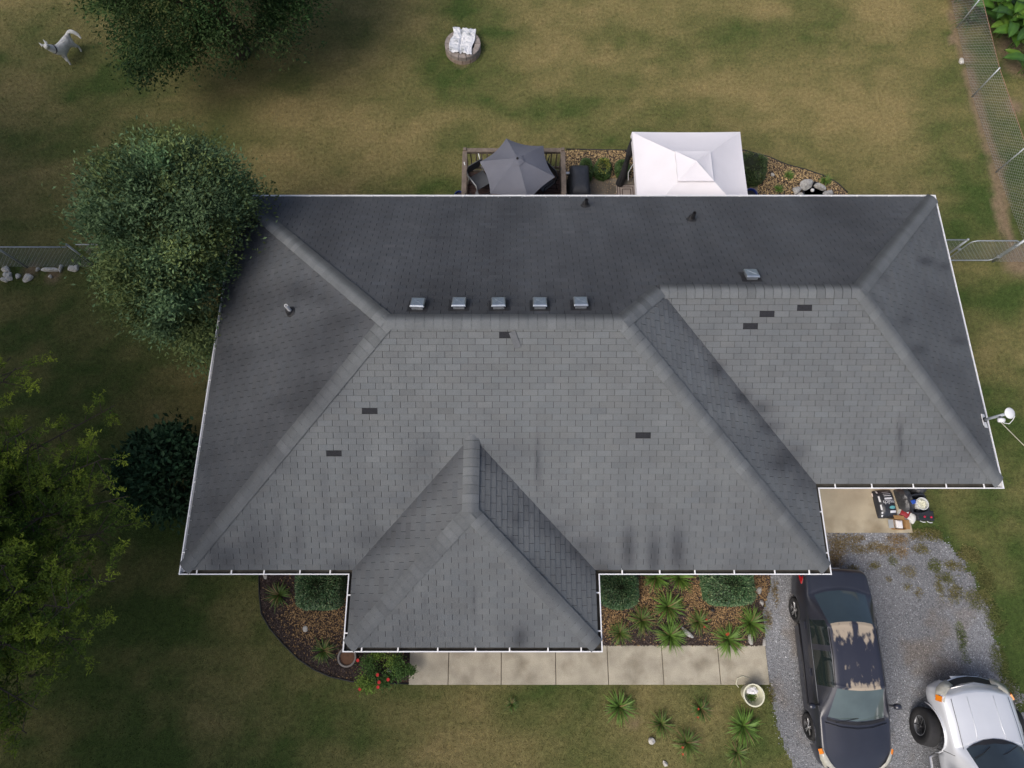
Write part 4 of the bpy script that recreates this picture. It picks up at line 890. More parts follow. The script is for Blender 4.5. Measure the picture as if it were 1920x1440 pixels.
# ================================================================== FIRE PIT
fc = U(868, 88, .15); fp = empty('fire_pit', (fc.x, fc.y, 0)); tag(fp, 'round fire pit of tan and grey wall blocks in the back lawn', 'fire pit')
def wedge(r0, r1, a, h):
    vs = []; K = 4
    for z, s in ((0, 0), (h-.012, 0), (h, .008)):
        for rr in (r0+s, r1-s):
            for k in range(K): an = -a/2+(a)*k/(K-1); an *= (1-.01/(a)); vs.append((rr*math.cos(an), rr*math.sin(an), z))
    F = []; n = 2*K
    for b in (0, n):
        ring = list(range(K))+list(range(2*K-1, K-1, -1))
        for q in range(len(ring)): i_, j_ = ring[q], ring[(q+1) % len(ring)]; F.append((b+i_, b+n+i_, b+n+j_, b+j_))
    b = 2*n; F.append(tuple([b+k for k in range(K)]+[b+2*K-1-k for k in range(K)])[::-1]); mb = MB(); mb.add(vs, F); return mb
nb = 14; wm = None; BM = [mat('block_%d' % k, c, .92, .18, 9, .4, 40) for k, c in enumerate(((.30, .235, .19), (.33, .22, .165), (.27, .235, .21), (.38, .32, .25)))]
protos = []
for k in range(4): o = wedge(.40, .60, 2*math.pi/nb-.022, .145).build('block', BM[k], fp); protos.append(o)
c = 0
for lay in range(2):
    for k in range(nb):
        a = 2*math.pi*(k+.5*lay)/nb
        if c < 4: o = protos[c]
        else: o = link('block', protos[(c*7+k) % 4].data, None, fp)
        o.location = (0, 0, .15*lay); o.rotation_euler = (0, 0, a); c += 1
MB().lathe([(.395, .0), (.395, .02), (0, .035)], (0, 0, 0), 20).build('ash', mat('ash', (.02, .018, .016), .95, .4, 9), fp)
# crumpled white tarp over the pit
nn2 = 40; a_ = np.linspace(-1, 1, nn2); TX, TY = np.meshgrid(a_, a_)
wx = .36*TX*(1+.12*vnoise(TY*2, TX*0, 3))+.03*np.sin(TY*4); wy = .50*TY*(1+.1*vnoise(TX*3+4, TY*0, 5))
dd = np.sqrt(wx**2+wy**2); zz = .325+.05*fbm(TX*3+3, TY*2, 61, 3)-.22*np.clip(.33-dd, 0, 1)+.09*np.abs(fbm(TX*2.6, TY*5, 63, 4)-.5)*2-.12*np.clip(dd-.6, 0, 1); zz = np.where(np.abs(TX+.12*np.sin(TY*2)+.15) < .08, zz-.05, zz)
V = np.stack([wx.ravel(), wy.ravel(), zz.ravel()], 1); q = np.arange(nn2*nn2).reshape(nn2, nn2)
tp = link('crumpled_tarp', npmesh('crumpled_tarp', V, np.stack([q[:-1, :-1].ravel(), q[:-1, 1:].ravel(), q[1:, 1:].ravel(), q[1:, :-1].ravel()], 1), None, True), mat('white_tarp', (.66, .67, .69), .55, .1, 6, .9, 18, col2=(.3, .32, .33), thr=(.53, .66)), None, (fc.x, fc.y+.06, .0), -.14)
so_ = tp.modifiers.new('t', 'SOLIDIFY'); so_.thickness = .006; tag(tp, 'crumpled white plastic tarp stuffed into the fire pit', 'tarp')
# ================================================================== DECK
M_WOOD = mat('weathered_wood', (.155, .125, .10), .9, .3, 5, .5, 30, stretch=(1, 1, 1), var2=.2, scale2=40)
M_WOOD2 = mat('stained_deck_board', (.055, .032, .028), .85, .3, 4, .3, 30)
DX0, DX1, DY0, DY1, DZ = -1.38, 1.49, 8.92, 11.93, .48
dk = empty('wooden_deck', (0, 10.5, 0)); tag(dk, 'dark wooden deck with weathered railings behind the house', 'deck'); DO = Vector((0, 10.5, 0))
def dp(mb, nm, m): o = mb.build(nm, m, dk); o.matrix_parent_inverse = Matrix.Translation(-DO); return o
y = DY0+.07; bmsh = None
while y < DY1-.03:
    if bmsh is None: bmsh = MB().cbox((0, 0, 0), (DX1-DX0-.04, .135, .03), .005).build('deck_board', M_WOOD2, dk, ((DX0+DX1)/2, y-10.5, DZ))
    else: link('deck_board', bmsh.data, None, dk, ((DX0+DX1)/2, y-10.5, DZ+random.uniform(-.003, .003)))
    y += .146
dp(MB().box(((DX0+DX1)/2, DY1, DZ-.12), (DX1-DX0, .04, .2)).box((DX0, (DY0+DY1)/2, DZ-.12), (.04, DY1-DY0, .2)).box((DX1, (DY0+DY1)/2, DZ-.12), (.04, DY1-DY0, .2)), 'rim_joist', M_WOOD)
RT = 1.40
for a, b in (((DX0, DY1), (DX1, DY1)), ((DX0, DY0), (DX0, DY1)), ((DX1, DY0), (DX1, DY1))):
    hor = a[1] == b[1]; L = (b[0]-a[0]) if hor else (b[1]-a[1]); cx_, cy_ = (a[0]+b[0])/2, (a[1]+b[1])/2
    dp(MB().cbox((cx_, cy_, RT), ((L+.1, .13, .045) if hor else (.14, L-.1, .045)), .008), 'top_rail', M_WOOD)
    dp(MB().box((cx_, cy_, RT-.09), ((L, .04, .09) if hor else (.04, L, .09))), 'upper_rail', M_WOOD); dp(MB().box((cx_, cy_, DZ+.12), ((L, .04, .08) if hor else (.04, L, .08))), 'lower_rail', M_WOOD)
    nbal = int(L/.155)
    for k in range(1, nbal):
        f = k/nbal; dp(MB().box((a[0]+(b[0]-a[0])*f, a[1]+(b[1]-a[1])*f, (RT+DZ)/2), (.036, .036, RT-DZ-.1)), 'baluster', M_WOOD)
for x_, y_ in ((DX0, DY1), (DX1, DY1), (DX0, 10.4), (DX1, 10.4)): dp(MB().cbox((x_, y_, .73), (.095, .095, 1.5), .012), 'post', M_WOOD)
# umbrella
uc = Vector((.144, 10.76, 0)); um = empty('patio_umbrella', (uc.x, uc.y, DZ+.015)); tag(um, 'grey hexagonal patio umbrella open over the deck', 'umbrella')
M_UMB = mat('grey_canvas', (.125, .13, .155), .85, .08, 3, .25, 120)
zr, zt = 2.08-DZ, 2.50-DZ; mb = MB(); a0 = math.radians(106.5); R_ = 1.07; rows = 8; segs = 8; ring = []
for k in range(6):
    for s in range(segs):
        f = s/segs; A = Vector((math.cos(a0+k*math.pi/3), math.sin(a0+k*math.pi/3), 0)); B = Vector((math.cos(a0+(k+1)*math.pi/3), math.sin(a0+(k+1)*math.pi/3), 0)); P = A.lerp(B, f)
        ring.append((P, 4*f*(1-f)))
V = []; F = []
for j in range(rows+1):
    q = j/rows
    for P, sag in ring:
        rr_ = R_*(.06+.94*q)*(1-.075*sag*q); V.append((P.x*rr_, P.y*rr_, zt-(zt-zr)*q**1.25-.045*sag*q*(1-q*.4)))
NR = len(ring)
for j in range(rows):
    for k in range(NR): F.append((j*NR+k, (j+1)*NR+k, (j+1)*NR+(k+1) % NR, j*NR+(k+1) % NR))
mb.add(V, F); cn = mb.build('canopy', M_UMB, um); mo = cn.modifiers.new('t', 'SOLIDIFY'); mo.thickness = .004
V = []; F = []
for j, (rq, zq) in enumerate(((.03, .035), (.12, .02), (.2, -.015))):
    for k in range(6): a = a0+k*math.pi/3; V.append((math.cos(a)*rq, math.sin(a)*rq, zt+zq))
for j in range(2):
    for k in range(6): F.append((j*6+k, (j+1)*6+k, (j+1)*6+(k+1) % 6, j*6+(k+1) % 6))
mb = MB(); mb.add(V, F); vt_ = mb.build('vent_cap', M_UMB, um); mo = vt_.modifiers.new('t', 'SOLIDIFY'); mo.thickness = .004
MB().lathe([(.02, 0), (.03, .03), (.022, .06), (0, .075)], (0, 0, zt+.03), 12).build('finial', M_DARKF, um, smooth=True)
MB().tube([(0, 0, 0), (0, 0, zt)], .02, 10).build('pole', M_DARKF, um, smooth=True); MB().lathe([(.22, 0), (.22, .05), (.06, .09), (.03, .3)], (0, 0, 0), 20).build('base', M_DARKF, um)
for k in range(6): a = a0+k*math.pi/3; MB().tube([(0, 0, zt-.03), (math.cos(a)*R_*.5, math.sin(a)*R_*.5, zt-.17-.03), (math.cos(a)*R_*.97, math.sin(a)*R_*.97, zr-.012)], .007, 5).build('rib', M_DARKF, um)
# sling chairs and table under the umbrella
M_SLING = mat('grey_sling', (.07, .075, .085), .8, .12, 5, .3, 150); M_ALU = mat('pale_frame', (.6, .61, .6), .4, .1, metal=.4); M_IRON = mat('dark_iron', (.02, .02, .022), .5, .15)
def chair(label, x, y, rz, fm, sm):
    t = empty('sling_chair', (x, y, DZ+.015), rz); tag(t, label, 'chair', 'sling chairs on the deck')
    MB().cbox((0, 0, .42), (.50, .50, .02), .006).build('seat', sm, t); MB().box((0, .30, .74), (.48, .02, .62), M=Matrix.Rotation(.32, 3, 'X')).build('backrest', sm, t)
    for s in (-1, 1):
        MB().tube([(s*.26, -.24, 0), (s*.27, -.26, .40), (s*.28, -.22, .62), (s*.28, .22, .64), (s*.26, .32, .5)], .016, 8).build('arm_frame', fm, t, smooth=True)
        MB().tube([(s*.25, .34, 0), (s*.255, .22, .42), (s*.25, .40, 1.02)], .016, 8).build('rear_leg', fm, t, smooth=True)
    return t
chair('dark sling chair with a white frame under the left side of the umbrella', -.95, 11.25, math.radians(35), M_ALU, M_SLING)
chair('grey sling chair under the lower left of the umbrella', -.72, 10.35, math.radians(115), M_IRON, mat('light_grey_sling', (.13, .135, .145), .8, .12))
chair('sling chair under the right side of the umbrella', .95, 11.2, math.radians(-50), M_IRON, M_SLING)
t = empty('patio_table', (uc.x+.02, uc.y, DZ+.015)); tag(t, 'round dark patio table hidden under the umbrella', 'table'); MB().lathe([(.035, .66), (.5, .66), (.52, .675), (.5, .69), (.035, .69)], (0, 0, 0), 28, close=True).build('table_top', M_IRON, t)
for k in range(4): a = k*math.pi/2+.4; MB().tube([(math.cos(a)*.12, math.sin(a)*.12, .66), (math.cos(a)*.38, math.sin(a)*.38, 0)], .015, 7).build('leg', M_IRON, t)
# ================================================================== GRILL
M_COV = mat('black_grill_cover', (.022, .025, .032), .6, .25, 4, .5, 12, spec=.4)
gcx, gcy = 2.02, 11.25; t = empty('covered_grill', (gcx, gcy, .05)); tag(t, 'grill under a black fabric cover beside the deck', 'grill')
mb = MB(); V = []; F = []; K = 28
lv = [(0, .33, .56), (.25, .315, .545), (.6, .30, .535), (.80, .295, .53), (.90, .28, .50), (.99, .22, .40), (1.02, .12, .25)]
for zi, (z, hx, hy) in enumerate(lv):
    for k in range(K):
        a = 2*math.pi*k/K; ca, sa = math.cos(a), math.sin(a); pw = .22; fx = math.copysign(abs(ca)**pw, ca); fy = math.copysign(abs(sa)**pw, sa)
        wv = 1+.02*math.sin(k*2.7+zi)*(1-z); V.append((hx*fx*wv, hy*fy*wv, z))
for zi in range(len(lv)-1):
    for k in range(K): F.append((zi*K+k, zi*K+(k+1) % K, (zi+1)*K+(k+1) % K, (zi+1)*K+k))
F.append(tuple(range((len(lv)-1)*K, len(lv)*K))); mb.add(V, F); mb.build('cover', M_COV, t, smooth=True)
MB().cbox((0, -.39, .86), (.60, .27, .03), .01).build('side_shelf_cover', M_COV, t); MB().box((-.345, .3, .80), (.14, .07, .025)).build('shelf_handle', M_ALU, t)
# ================================================================== GAZEBO
M_CAN_W = mat('white_canopy_fabric', (.80, .775, .80), .8, .03, 2, .12, 30, thin=.12)
M_NET = mat('dark_netting', (.02, .02, .023), .9, .3, 20)
gz = empty('canopy_gazebo', (4.89, 10.46, 0)); tag(gz, 'white fabric pop-up canopy with a small raised vent over the patio', 'gazebo')
hx, hy, ze_, zp = 1.52, 1.46, 2.2, 2.72
def pyr(nm, hx, hy, z0, z1, inner, cx=0, cy=0, sag=.05, n=10, flap=.0):
    V = []; F = []
    for j in range(n+1):
        q = j/n; sx = hx*(1-q)+inner*q; sy = hy*(1-q)+inner*q*hy/hx
        for k in range(4*n):
            sd_, f = divmod(k, n); f = f/n; A = [(-1, -1), (1, -1), (1, 1), (-1, 1)][sd_]; B = [(-1, -1), (1, -1), (1, 1), (-1, 1)][(sd_+1) % 4]; x = A[0]+(B[0]-A[0])*f; y = A[1]+(B[1]-A[1])*f
            g = 4*f*(1-f); V.append((cx+x*sx*(1-.012*g*(1-q)), cy+y*sy*(1-.012*g*(1-q)), z0+(z1-z0)*q**1.08-sag*g*(1-q)*q*3))
    for j in range(n):
        for k in range(4*n): l = (k+1) % (4*n); F.append((j*4*n+k, j*4*n+l, (j+1)*4*n+l, (j+1)*4*n+k))
    if flap:
        b = len(V)
        for k in range(4*n): x, y, z = V[k]; V.append((x*1.004, y*1.004, z-flap-.012*math.sin(k*1.3)))
        for k in range(4*n): l = (k+1) % (4*n); F.append((b+k, b+l, l, k))
    if inner < .02: F.append(tuple(range(n*4*n, n*4*n+4*n)))
    mb = MB(); mb.add(V, F); o = mb.build(nm, M_CAN_W, gz); mo = o.modifiers.new('t', 'SOLIDIFY'); mo.thickness = .004; return o
pyr('canopy', hx, hy, ze_, zp-.07, .40, flap=.17); pyr('vent_canopy', .48, .47, zp-.04, zp+.16, .01, -.03, -.02, sag=.02, n=8, flap=.03)
for sx in (-1, 1):
    for sy in (-1, 1):
        MB().tube([(sx*(hx-.06), sy*(hy-.06), 0), (sx*(hx-.06), sy*(hy-.06), ze_-.02)], .03, 8).build('post', M_IRON, gz)
        mb = MB(); pts = [(sx*(hx-.07), sy*(hy-.16), ze_-.1), (sx*(hx-.05), sy*(hy-.2), 1.6), (sx*(hx-.04), sy*(hy-.14), 1.1), (sx*(hx-.03), sy*(hy-.2), .5), (sx*(hx), sy*(hy-.18), .06)]
        mb.tube(pts, [.09, .12, .07, .11, .13], 9).build('gathered_net', M_NET, gz)
        MB().tube([(sx*(hx-.06), sy*(hy-.06), ze_), (0, 0, zp-.12)], .014, 6).build('roof_strut', M_IRON, gz)
for sx in (-1, 1): MB().tube([(sx*(hx-.05), -hy+.06, ze_-.03), (sx*(hx-.05), hy-.06, ze_-.03)], .015, 6).build('side_bar', M_IRON, gz)
for sy in (-1, 1): MB().tube([(-hx+.06, sy*(hy-.05), ze_-.03), (hx-.06, sy*(hy-.05), ze_-.03)], .015, 6).build('side_bar', M_IRON, gz)
MB().tube([(-hx+.02, .55, 2.0), (-hx-.08, .45, 1.75), (-hx-.06, .3, 1.6)], .012, 6).build('tie_cord', M_ALU, gz)
# rug with a meander pattern
q = U(1172, 356, .05); rug = MB().cbox((0, 0, .006), (.62, .95, .012), .002).build('outdoor_rug', mat('rug_tan', (.27, .23, .20), .95, .1, 8, .3, 200), None, (q.x+.04, q.y-.28, .046)); tag(rug, 'tan outdoor rug with brown square spiral pattern beside the canopy', 'rug')
M_RUGD = mat('rug_brown', (.06, .035, .03), .95, .1)
for s in (1.0, .74, .48):
    w_, l_ = .58*s, .91-.58*(1-s); m = MB(); th = .022
    m.box((0, l_/2, .014), (w_, th, .004)).box((0, -l_/2, .014), (w_, th, .004)).box((-w_/2+th/2, 0, .0135), (th, l_-th*1.05, .004)).box((w_/2-th/2, 0, .0135), (th, l_-th*1.05, .004)); m.build('spiral_band', M_RUGD, rug)
# blue pots
M_BLUE = mat('blue_glazed', (.015, .03, .17), .35, .15, 5)
for u, v, r_, h_, lab in ((1408, 364, .17, .4, 'dark blue pot by the right corner of the canopy'), (861, 366, .13, .35, 'small blue pot left of the deck at the gutter')):
    p = U(u, v, h_); o = empty('blue_pot', (p.x, p.y, .04)); tag(o, lab, 'pot', 'blue pots'); MB().lathe([(r_*.72, 0), (r_, h_*.9), (r_*1.08, h_*.92), (r_*1.08, h_), (r_*.94, h_), (r_*.9, h_*.8), (0, h_*.8)], (0, 0, 0), 24).build('pot_body', M_BLUE, o, smooth=False); MB().lathe([(r_*.88, h_*.82), (0, h_*.84)], (0, 0, 0), 20).build('soil', M_DARKF, o)
# ================================================================== ON THE ROOF
P = roofhit(965, 636); ls = MB().cbox((0, 0, .03), (.13, .34, .008), .002).build('loose_shingle', mat('loose_shingle_grey', (.13, .135, .14), .9, .12, 20), None, P); ls.rotation_euler = (math.atan(PT), 0, .42)
ls.location = P+Vector((0, -.01, .004)); tag(ls, 'loose strip of shingle lying slanted over a missing tab near the ridge', 'shingle')
P = roofhit(1843, 788); t = empty('dish_antenna', P); tag(t, 'grey antenna mast with white oval dish at the right eave', 'antenna')
M_ANT = mat('antenna_grey', (.42, .46, .50), .45, .08); M_PLW = mat('antenna_white', (.72, .73, .74), .4, .04)
Rm = Matrix.Rotation(math.atan(PT), 3, 'Y'); MB().box((.0, 0, .03), (.14, .27, .012), M=Rm).box((.03, -.13, .012), (.12, .09, .01), M=Rm).build('mounting_plate', M_PLW, t)
MB().lathe([(.055, 0), (.055, .05), (.04, .07)], (0, 0, .02), 16).build('socket', M_IRON, t)
top = U(1890, 775, P.z+.78)-P; hgt = .74; MB().tube([(0, 0, .03), (top.x*.5, top.y*.5, hgt*.5), (top.x, top.y, hgt)], .031, 12).build('mast', M_ANT, t, smooth=True)
mb = MB(); mb.lathe([(0, .035), (.08, .03), (.13, .012), (.142, 0), (.13, -.012), (.05, -.03), (0, -.035)], (0, 0, 0), 24); mb.v = [(p[0]*1.05, p[1]*.82, p[2]) for p in mb.v]
o = mb.build('dish', M_PLW, t, (top.x+.03, top.y, hgt+.05), smooth=True); o.rotation_euler = (.2, .35, -.35)
k1 = Vector((top.x-.02, top.y-.10, hgt-.16)); o = MB().lathe([(0, -.07), (.045, -.06), (.055, 0), (.045, .06), (0, .07)], k1, 14, Matrix.Rotation(1.4, 3, 'Y')).build('radio_unit', M_PLW, t, smooth=True); MB().box(k1+Vector((0, .05, .0)), (.05, .06, .03)).build('clamp', M_IRON, t)
cb = [k1+Vector((.03, -.02, -.03)), k1+Vector((.1, -.05, -.06)), k1+Vector((.2, -.07, -.05)), k1+Vector((.24, 0, .02)), k1+Vector((.22, .06, .12))]; MB().tube(cb, .008, 6).build('cable', M_PLW, t, smooth=True)
e1 = U(1935, 850, 2.6)-P; MB().tube([k1+Vector((.02, -.03, -.05)), (k1+e1)/2+Vector((0, 0, -.03)), e1, U(1945, 880, 0)-P], .009, 6).build('drop_wire', mat('cream_wire', (.5, .48, .38), .6), t)
# ================================================================== PILE BY THE SIDE DOOR
M_BAG = mat('black_bag_plastic', (.03, .033, .04), .35, .25, 6, .6, 14, spec=.5)
def pillow(nm, hx, hy, h, m, parent, loc, rz=0, seed=0, tilt=0):
    n = 22; a = np.linspace(-1, 1, n); X, Y = np.meshgrid(a, a); pr = (np.clip(1-np.abs(X)**3.2, 0, 1)*np.clip(1-np.abs(Y)**3.6, 0, 1))**.55
    Z = h*pr*(1+.14*(fbm(X*2+seed, Y*2, seed, 3)-.5)*2); x = hx*X*(1-.05*np.abs(Y)**3); y = hy*Y*(1-.05*np.abs(X)**3)
    V = np.concatenate([np.stack([x.ravel(), y.ravel(), Z.ravel()+.01], 1), np.stack([x.ravel(), y.ravel(), np.zeros(n*n)], 1)]); q = np.arange(n*n).reshape(n, n); f = np.stack([q[:-1, :-1].ravel(), q[:-1, 1:].ravel(), q[1:, 1:].ravel(), q[1:, :-1].ravel()], 1)
    o = link(nm, npmesh(nm, V, np.concatenate([f, f[:, ::-1]+n*n]), None, True), m, parent, loc, rz); return o, lambda px, py: float(h*(max(0, 1-abs(px/hx)**3.2)*max(0, 1-abs(py/hy)**3.6))**.55)
b1 = U(1664, 944, .2); t = empty('mulch_bag', (b1.x, b1.y, .03), math.radians(4)); tag(t, 'black plastic bag of mulch lying on the concrete pad', 'bag')
_, hf = pillow('sack', .26, .37, .19, M_BAG, t, (0, 0, 0), 0, 3)
M_PRW = mat('white_print', (.62, .64, .67), .5, .05); M_PRT = mat('teal_print', (.12, .36, .38), .5, .05)
def printed(name, mb, m, parent, hf, lift=.012): 
    mb.v = [(p[0], p[1], hf(p[0], p[1])*1.15+lift+p[2]) for p in mb.v]; return mb.build(name, m, parent)
def strip(x0, x1, y0, y1, n=8, ny=1):
    mb = MB(); V = [(x0+(x1-x0)*i_/n, y0+(y1-y0)*q/ny, 0) for i_ in range(n+1) for q in range(ny+1)]; w_ = ny+1
    mb.add(V, [(w_*k+q, w_*(k+1)+q, w_*(k+1)+q+1, w_*k+q+1) for k in range(n) for q in range(ny)]); return mb
cu = bpy.data.curves.new('t', 'FONT'); cu.body = 'mulch'; cu.size = .15; cu.align_x = 'CENTER'; tmp = bpy.data.objects.new('t', cu); COL.objects.link(tmp)
bpy.context.view_layer.update(); me = bpy.data.meshes.new_from_object(tmp.evaluated_get(bpy.context.evaluated_depsgraph_get())); bpy.data.objects.remove(tmp)
for v_ in me.vertices: x, y = -v_.co.x*.92, -v_.co.y; x += .03; y += .08; v_.co = (x, y, hf(x, y)*1.15+.016)
me.name = 'lettering'; link('lettering', me, M_PRW, t)
printed('print_panel', strip(-.08, .13, .1, .15, 8, 3), M_PRW, t, hf); printed('print_block', strip(.0, .16, -.25, -.19, 8, 3), M_PRW, t, hf); printed('print_lines', strip(-.08, .12, .19, .205), M_PRW, t, hf); printed('print_lines', strip(-.08, .12, .24, .25), M_PRW, t, hf); printed('print_lines', strip(-.08, .10, .29, .3), M_PRW, t, hf)
mb = MB(); V = [(.08, -.11, 0)]+[(.08+.085*math.cos(a), -.11+.042*math.sin(a), 0) for a in np.linspace(0, 2*math.pi, 24, endpoint=False)]; mb.add(V, [(0, k, k % 24+1) for k in range(1, 25)]); printed('oval_mark', mb, M_PRT, t, hf)
for y0, y1 in ((.28, .34), (.05, .2), (-.16, -.02), (-.25, -.21), (-.33, -.28)): printed('edge_print', strip(-.205, -.175, y0, y1, 3), M_PRW, t, hf)
# heap of dark plastic behind the bag
o, _ = pillow('plastic_sheeting', .17, .33, .3, mat('dark_crumpled_plastic', (.05, .052, .055), .3, .5, 9, 1, 16, spec=.5), None, (U(1700, 938, .2).x, U(1700, 938, .2).y, .03), .15, 7); tag(o, 'heap of crumpled dark plastic between the mulch bag and the black bin', 'plastic')
o, _ = pillow('plastic_sheeting', .2, .16, .2, mat('dark_crumpled_plastic', (.05, .052, .055)), None, (U(1722, 918, .1).x, U(1722, 918, .1).y, .03), .6, 9); tag(o, 'crumpled dark plastic half under the wing gutter', 'plastic')
# black tote with a white tub standing in it
p = U(1721, 945, .3); t = empty('black_tote', (p.x, p.y, .01), .12); tag(t, 'black plastic tote holding a white tub', 'tote')
mb = MB(); mb.lathe([(.19, 0), (.23, .30), (.25, .30), (.25, .33), (.215, .33), (.175, .05), (0, .05)], (0, 0, 0), 32); pw = .45
def sq(p): a = math.atan2(p[1], p[0]); r_ = math.hypot(p[0], p[1]); k = 1/max(abs(math.cos(a)), abs(math.sin(a)))**.65; return (p[0]*k, p[1]*k*1.05, p[2])
mb.v = [sq(p) for p in mb.v]; mb.build('tote_body', M_COV, t)
o = empty('white_tub', (p.x+.06, p.y-.0, .14)); tag(o, 'round white tub filled with pale rags in the black tote', 'tub'); MB().lathe([(.12, 0), (.15, .24), (.162, .24), (.162, .26), (.143, .26), (.125, .12), (0, .12)], (0, 0, 0), 28).build('tub_body', mat('tub_white', (.6, .62, .62), .4, .05), o)
rg = MB(); rg.lathe([(.138, .17), (.12, .22), (.08, .245), (.04, .23), (0, .255)], (0, 0, 0), 20); rg.v = [(x+random.uniform(-.012, .012), y+random.uniform(-.012, .012), z+random.uniform(-.02, .02)) for x, y, z in rg.v]; rg.build('rags', mat('pale_rag', (.62, .62, .5), .9, .2, 12), o)
o = MB().cbox((0, 0, .02), (.12, .1, .04), .01).build('blue_cloth', mat('blue_cloth', (.02, .08, .4), .8, .2, 15), None, (p.x-.13, p.y+.05, .32), .2); tag(o, 'folded blue cloth on the edge of the black tote', 'cloth')
# red and white paper sack
p = U(1703, 966, .1); t = empty('paper_sack', (p.x, p.y, .02), math.radians(-32)); tag(t, 'red and white paper sack lying below the plastic heap', 'sack')
_, hf2 = pillow('sack_body', .24, .13, .13, mat('sack_white', (.62, .62, .58), .7, .1, 8, .4, 20), t, (0, 0, 0), 0, 5); printed('red_panel', strip(-.21, -.01, -.115, .115, 12, 12), mat('sack_red', (.25, .02, .025), .6, .2, 9), t, hf2)
mb = MB(); mb.add([(-.08+.03*math.cos(a), .03+.03*math.sin(a), 0) for a in np.linspace(0, 6.28, 13)[:-1]], [tuple(range(12))]); printed('round_mark', mb, M_PRW, t, hf2, .018)
# black speaker-like box with two red discs
p = U(1733, 968, .12); t = empty('black_case', (p.x, p.y, .01), math.radians(-4)); tag(t, 'black case with two red discs at the lower right of the pile', 'case')
bevel(MB().cbox((0, .02, .09), (.44, .26, .18), .02).build('case_body', M_COV, t), .012, 2); MB().box((0, -.04, .183), (.36, .05, .008)).build('front_trim', mat('dark_green_trim', (.01, .03, .025), .5), t)
for x_ in (-.04, .13): MB().lathe([(0, .016), (.024, .013), (.03, 0)], (x_, -.02, .187), 14).build('red_disc', mat('red_plastic', (.5, .02, .06), .4), t)
for x_ in (-.03, .15): MB().tube([(x_-.06, -.12, .06), (x_-.02, -.155, .10), (x_+.04, -.15, .11)], .012, 6).build('handle', M_PRW, t)
# cardboard box
p = U(1685, 983, .12); t = empty('cardboard_box', (p.x, p.y, .012), math.radians(-3)); tag(t, 'open cardboard box with white packing at the corner of the pad', 'box'); M_CARD = mat('cardboard', (.36, .21, .085), .9, .1, 6)
mb = MB(); w2, l2, h2 = .15, .13, .16
mb.box((0, 0, .005), (2*w2, 2*l2, .008)).box((-w2, 0, h2/2), (.008, 2*l2, h2)).box((w2, 0, h2/2), (.008, 2*l2, h2)).box((0, l2, h2/2), (2*w2-.01, .008, h2)).box((0, -l2, h2/2), (2*w2-.01, .008, h2)); mb.build('box_body', M_CARD, t)
MB().box((w2+.055, 0, h2-.0), (.12, 2*l2-.02, .006), M=Matrix.Rotation(.25, 3, 'Y')).build('flap', M_CARD, t); MB().box((0, l2+.045, h2), (2*w2-.03, .1, .006), M=Matrix.Rotation(-.3, 3, 'X')).build('flap', M_CARD, t); MB().box((-w2-.06, 0, h2-.03), (.12, 2*l2-.04, .006), M=Matrix.Rotation(-.6, 3, 'Y')).build('flap', mat('grey_flap', (.3, .32, .33), .8), t)
rg = MB(); rg.cbox((0, 0, .12), (.17, .2, .1), .03); rg.build('packing', mat('white_packing', (.72, .71, .70), .8, .12, 14, .6, 20), t)
o = MB().cbox((0, 0, .012), (.075, .085, .02), .006).build('paper_scrap', mat('scrap_pink', (.72, .62, .58), .8, .1), None, (*U(1637, 928, .04)[:2], .034), .2); tag(o, 'small pinkish scrap of paper on the concrete pad', 'scrap')
# ================================================================== BUCKET, ROUND PLANTER
p = U(1412, 1303, .3); t = empty('white_bucket', (p.x, p.y, .0)); tag(t, 'cream plastic bucket with grass and white packing in it beside the driveway', 'bucket'); M_CRM = mat('cream_plastic', (.66, .65, .50), .45, .06)
MB().lathe([(.19, 0), (.235, .34), (.255, .34), (.255, .365), (.225, .365), (.19, .12), (0, .12)], (0, 0, 0), 36).build('bucket_body', M_CRM, t)
mb = MB(); mb.tube([(-.235, .12, .02), (-.30, .2, .05), (-.26, .32, .06), (-.12, .38, .05), (.05, .33, .03)], .01, 6).build('handle', M_CRM, t, smooth=True)
gm2 = lilymesh(77, 170, .2, (.09, .16, .03), .05); gm2.materials.append(M_STRAP_L); o = link('grass_tuft', gm2, None, t, (-.0, -.07, .15)); o.scale = (.7, .5, .7)
rg = MB(); rg.lathe([(.14, .0), (.13, .06), (.08, .09), (0, .08)], (0, 0, 0), 14); rg.v = [(x*1.05+random.uniform(-.02, .02), y*.6+random.uniform(-.02, .02), z+random.uniform(-.015, .015)) for x, y, z in rg.v]; rg.build('packing', mat('white_packing', (.72, .71, .70)), t, (0.0, .10, .25))
p = U(651, 1232, .25); t = empty('round_planter', (p.x, p.y, 0)); tag(t, 'round stone planter half under the porch gutter corner', 'planter'); MB().lathe([(.16, 0), (.2, .25), (.23, .25), (.23, .3), (.19, .3), (.17, .2), (0, .2)], (0, 0, 0), 30).build('planter_body', mat('grey_cast_stone', (.22, .2, .18), .9, .2, 6), t); MB().lathe([(.18, .24), (0, .25)], (0, 0, 0), 20).build('soil', mat('planter_soil', (.14, .075, .045), .95, .3, 9), t)
p = U(1332, 1143, .1); o = MB().lathe([(.012, 0), (.012, .22), (.035, .23), (.045, .27), (.02, .30), (0, .305)], (0, 0, 0), 12).build('garden_light', M_IRON, None, (p.x, p.y, .02)); tag(o, 'small dark solar garden light below the square boxwood', 'lamp')
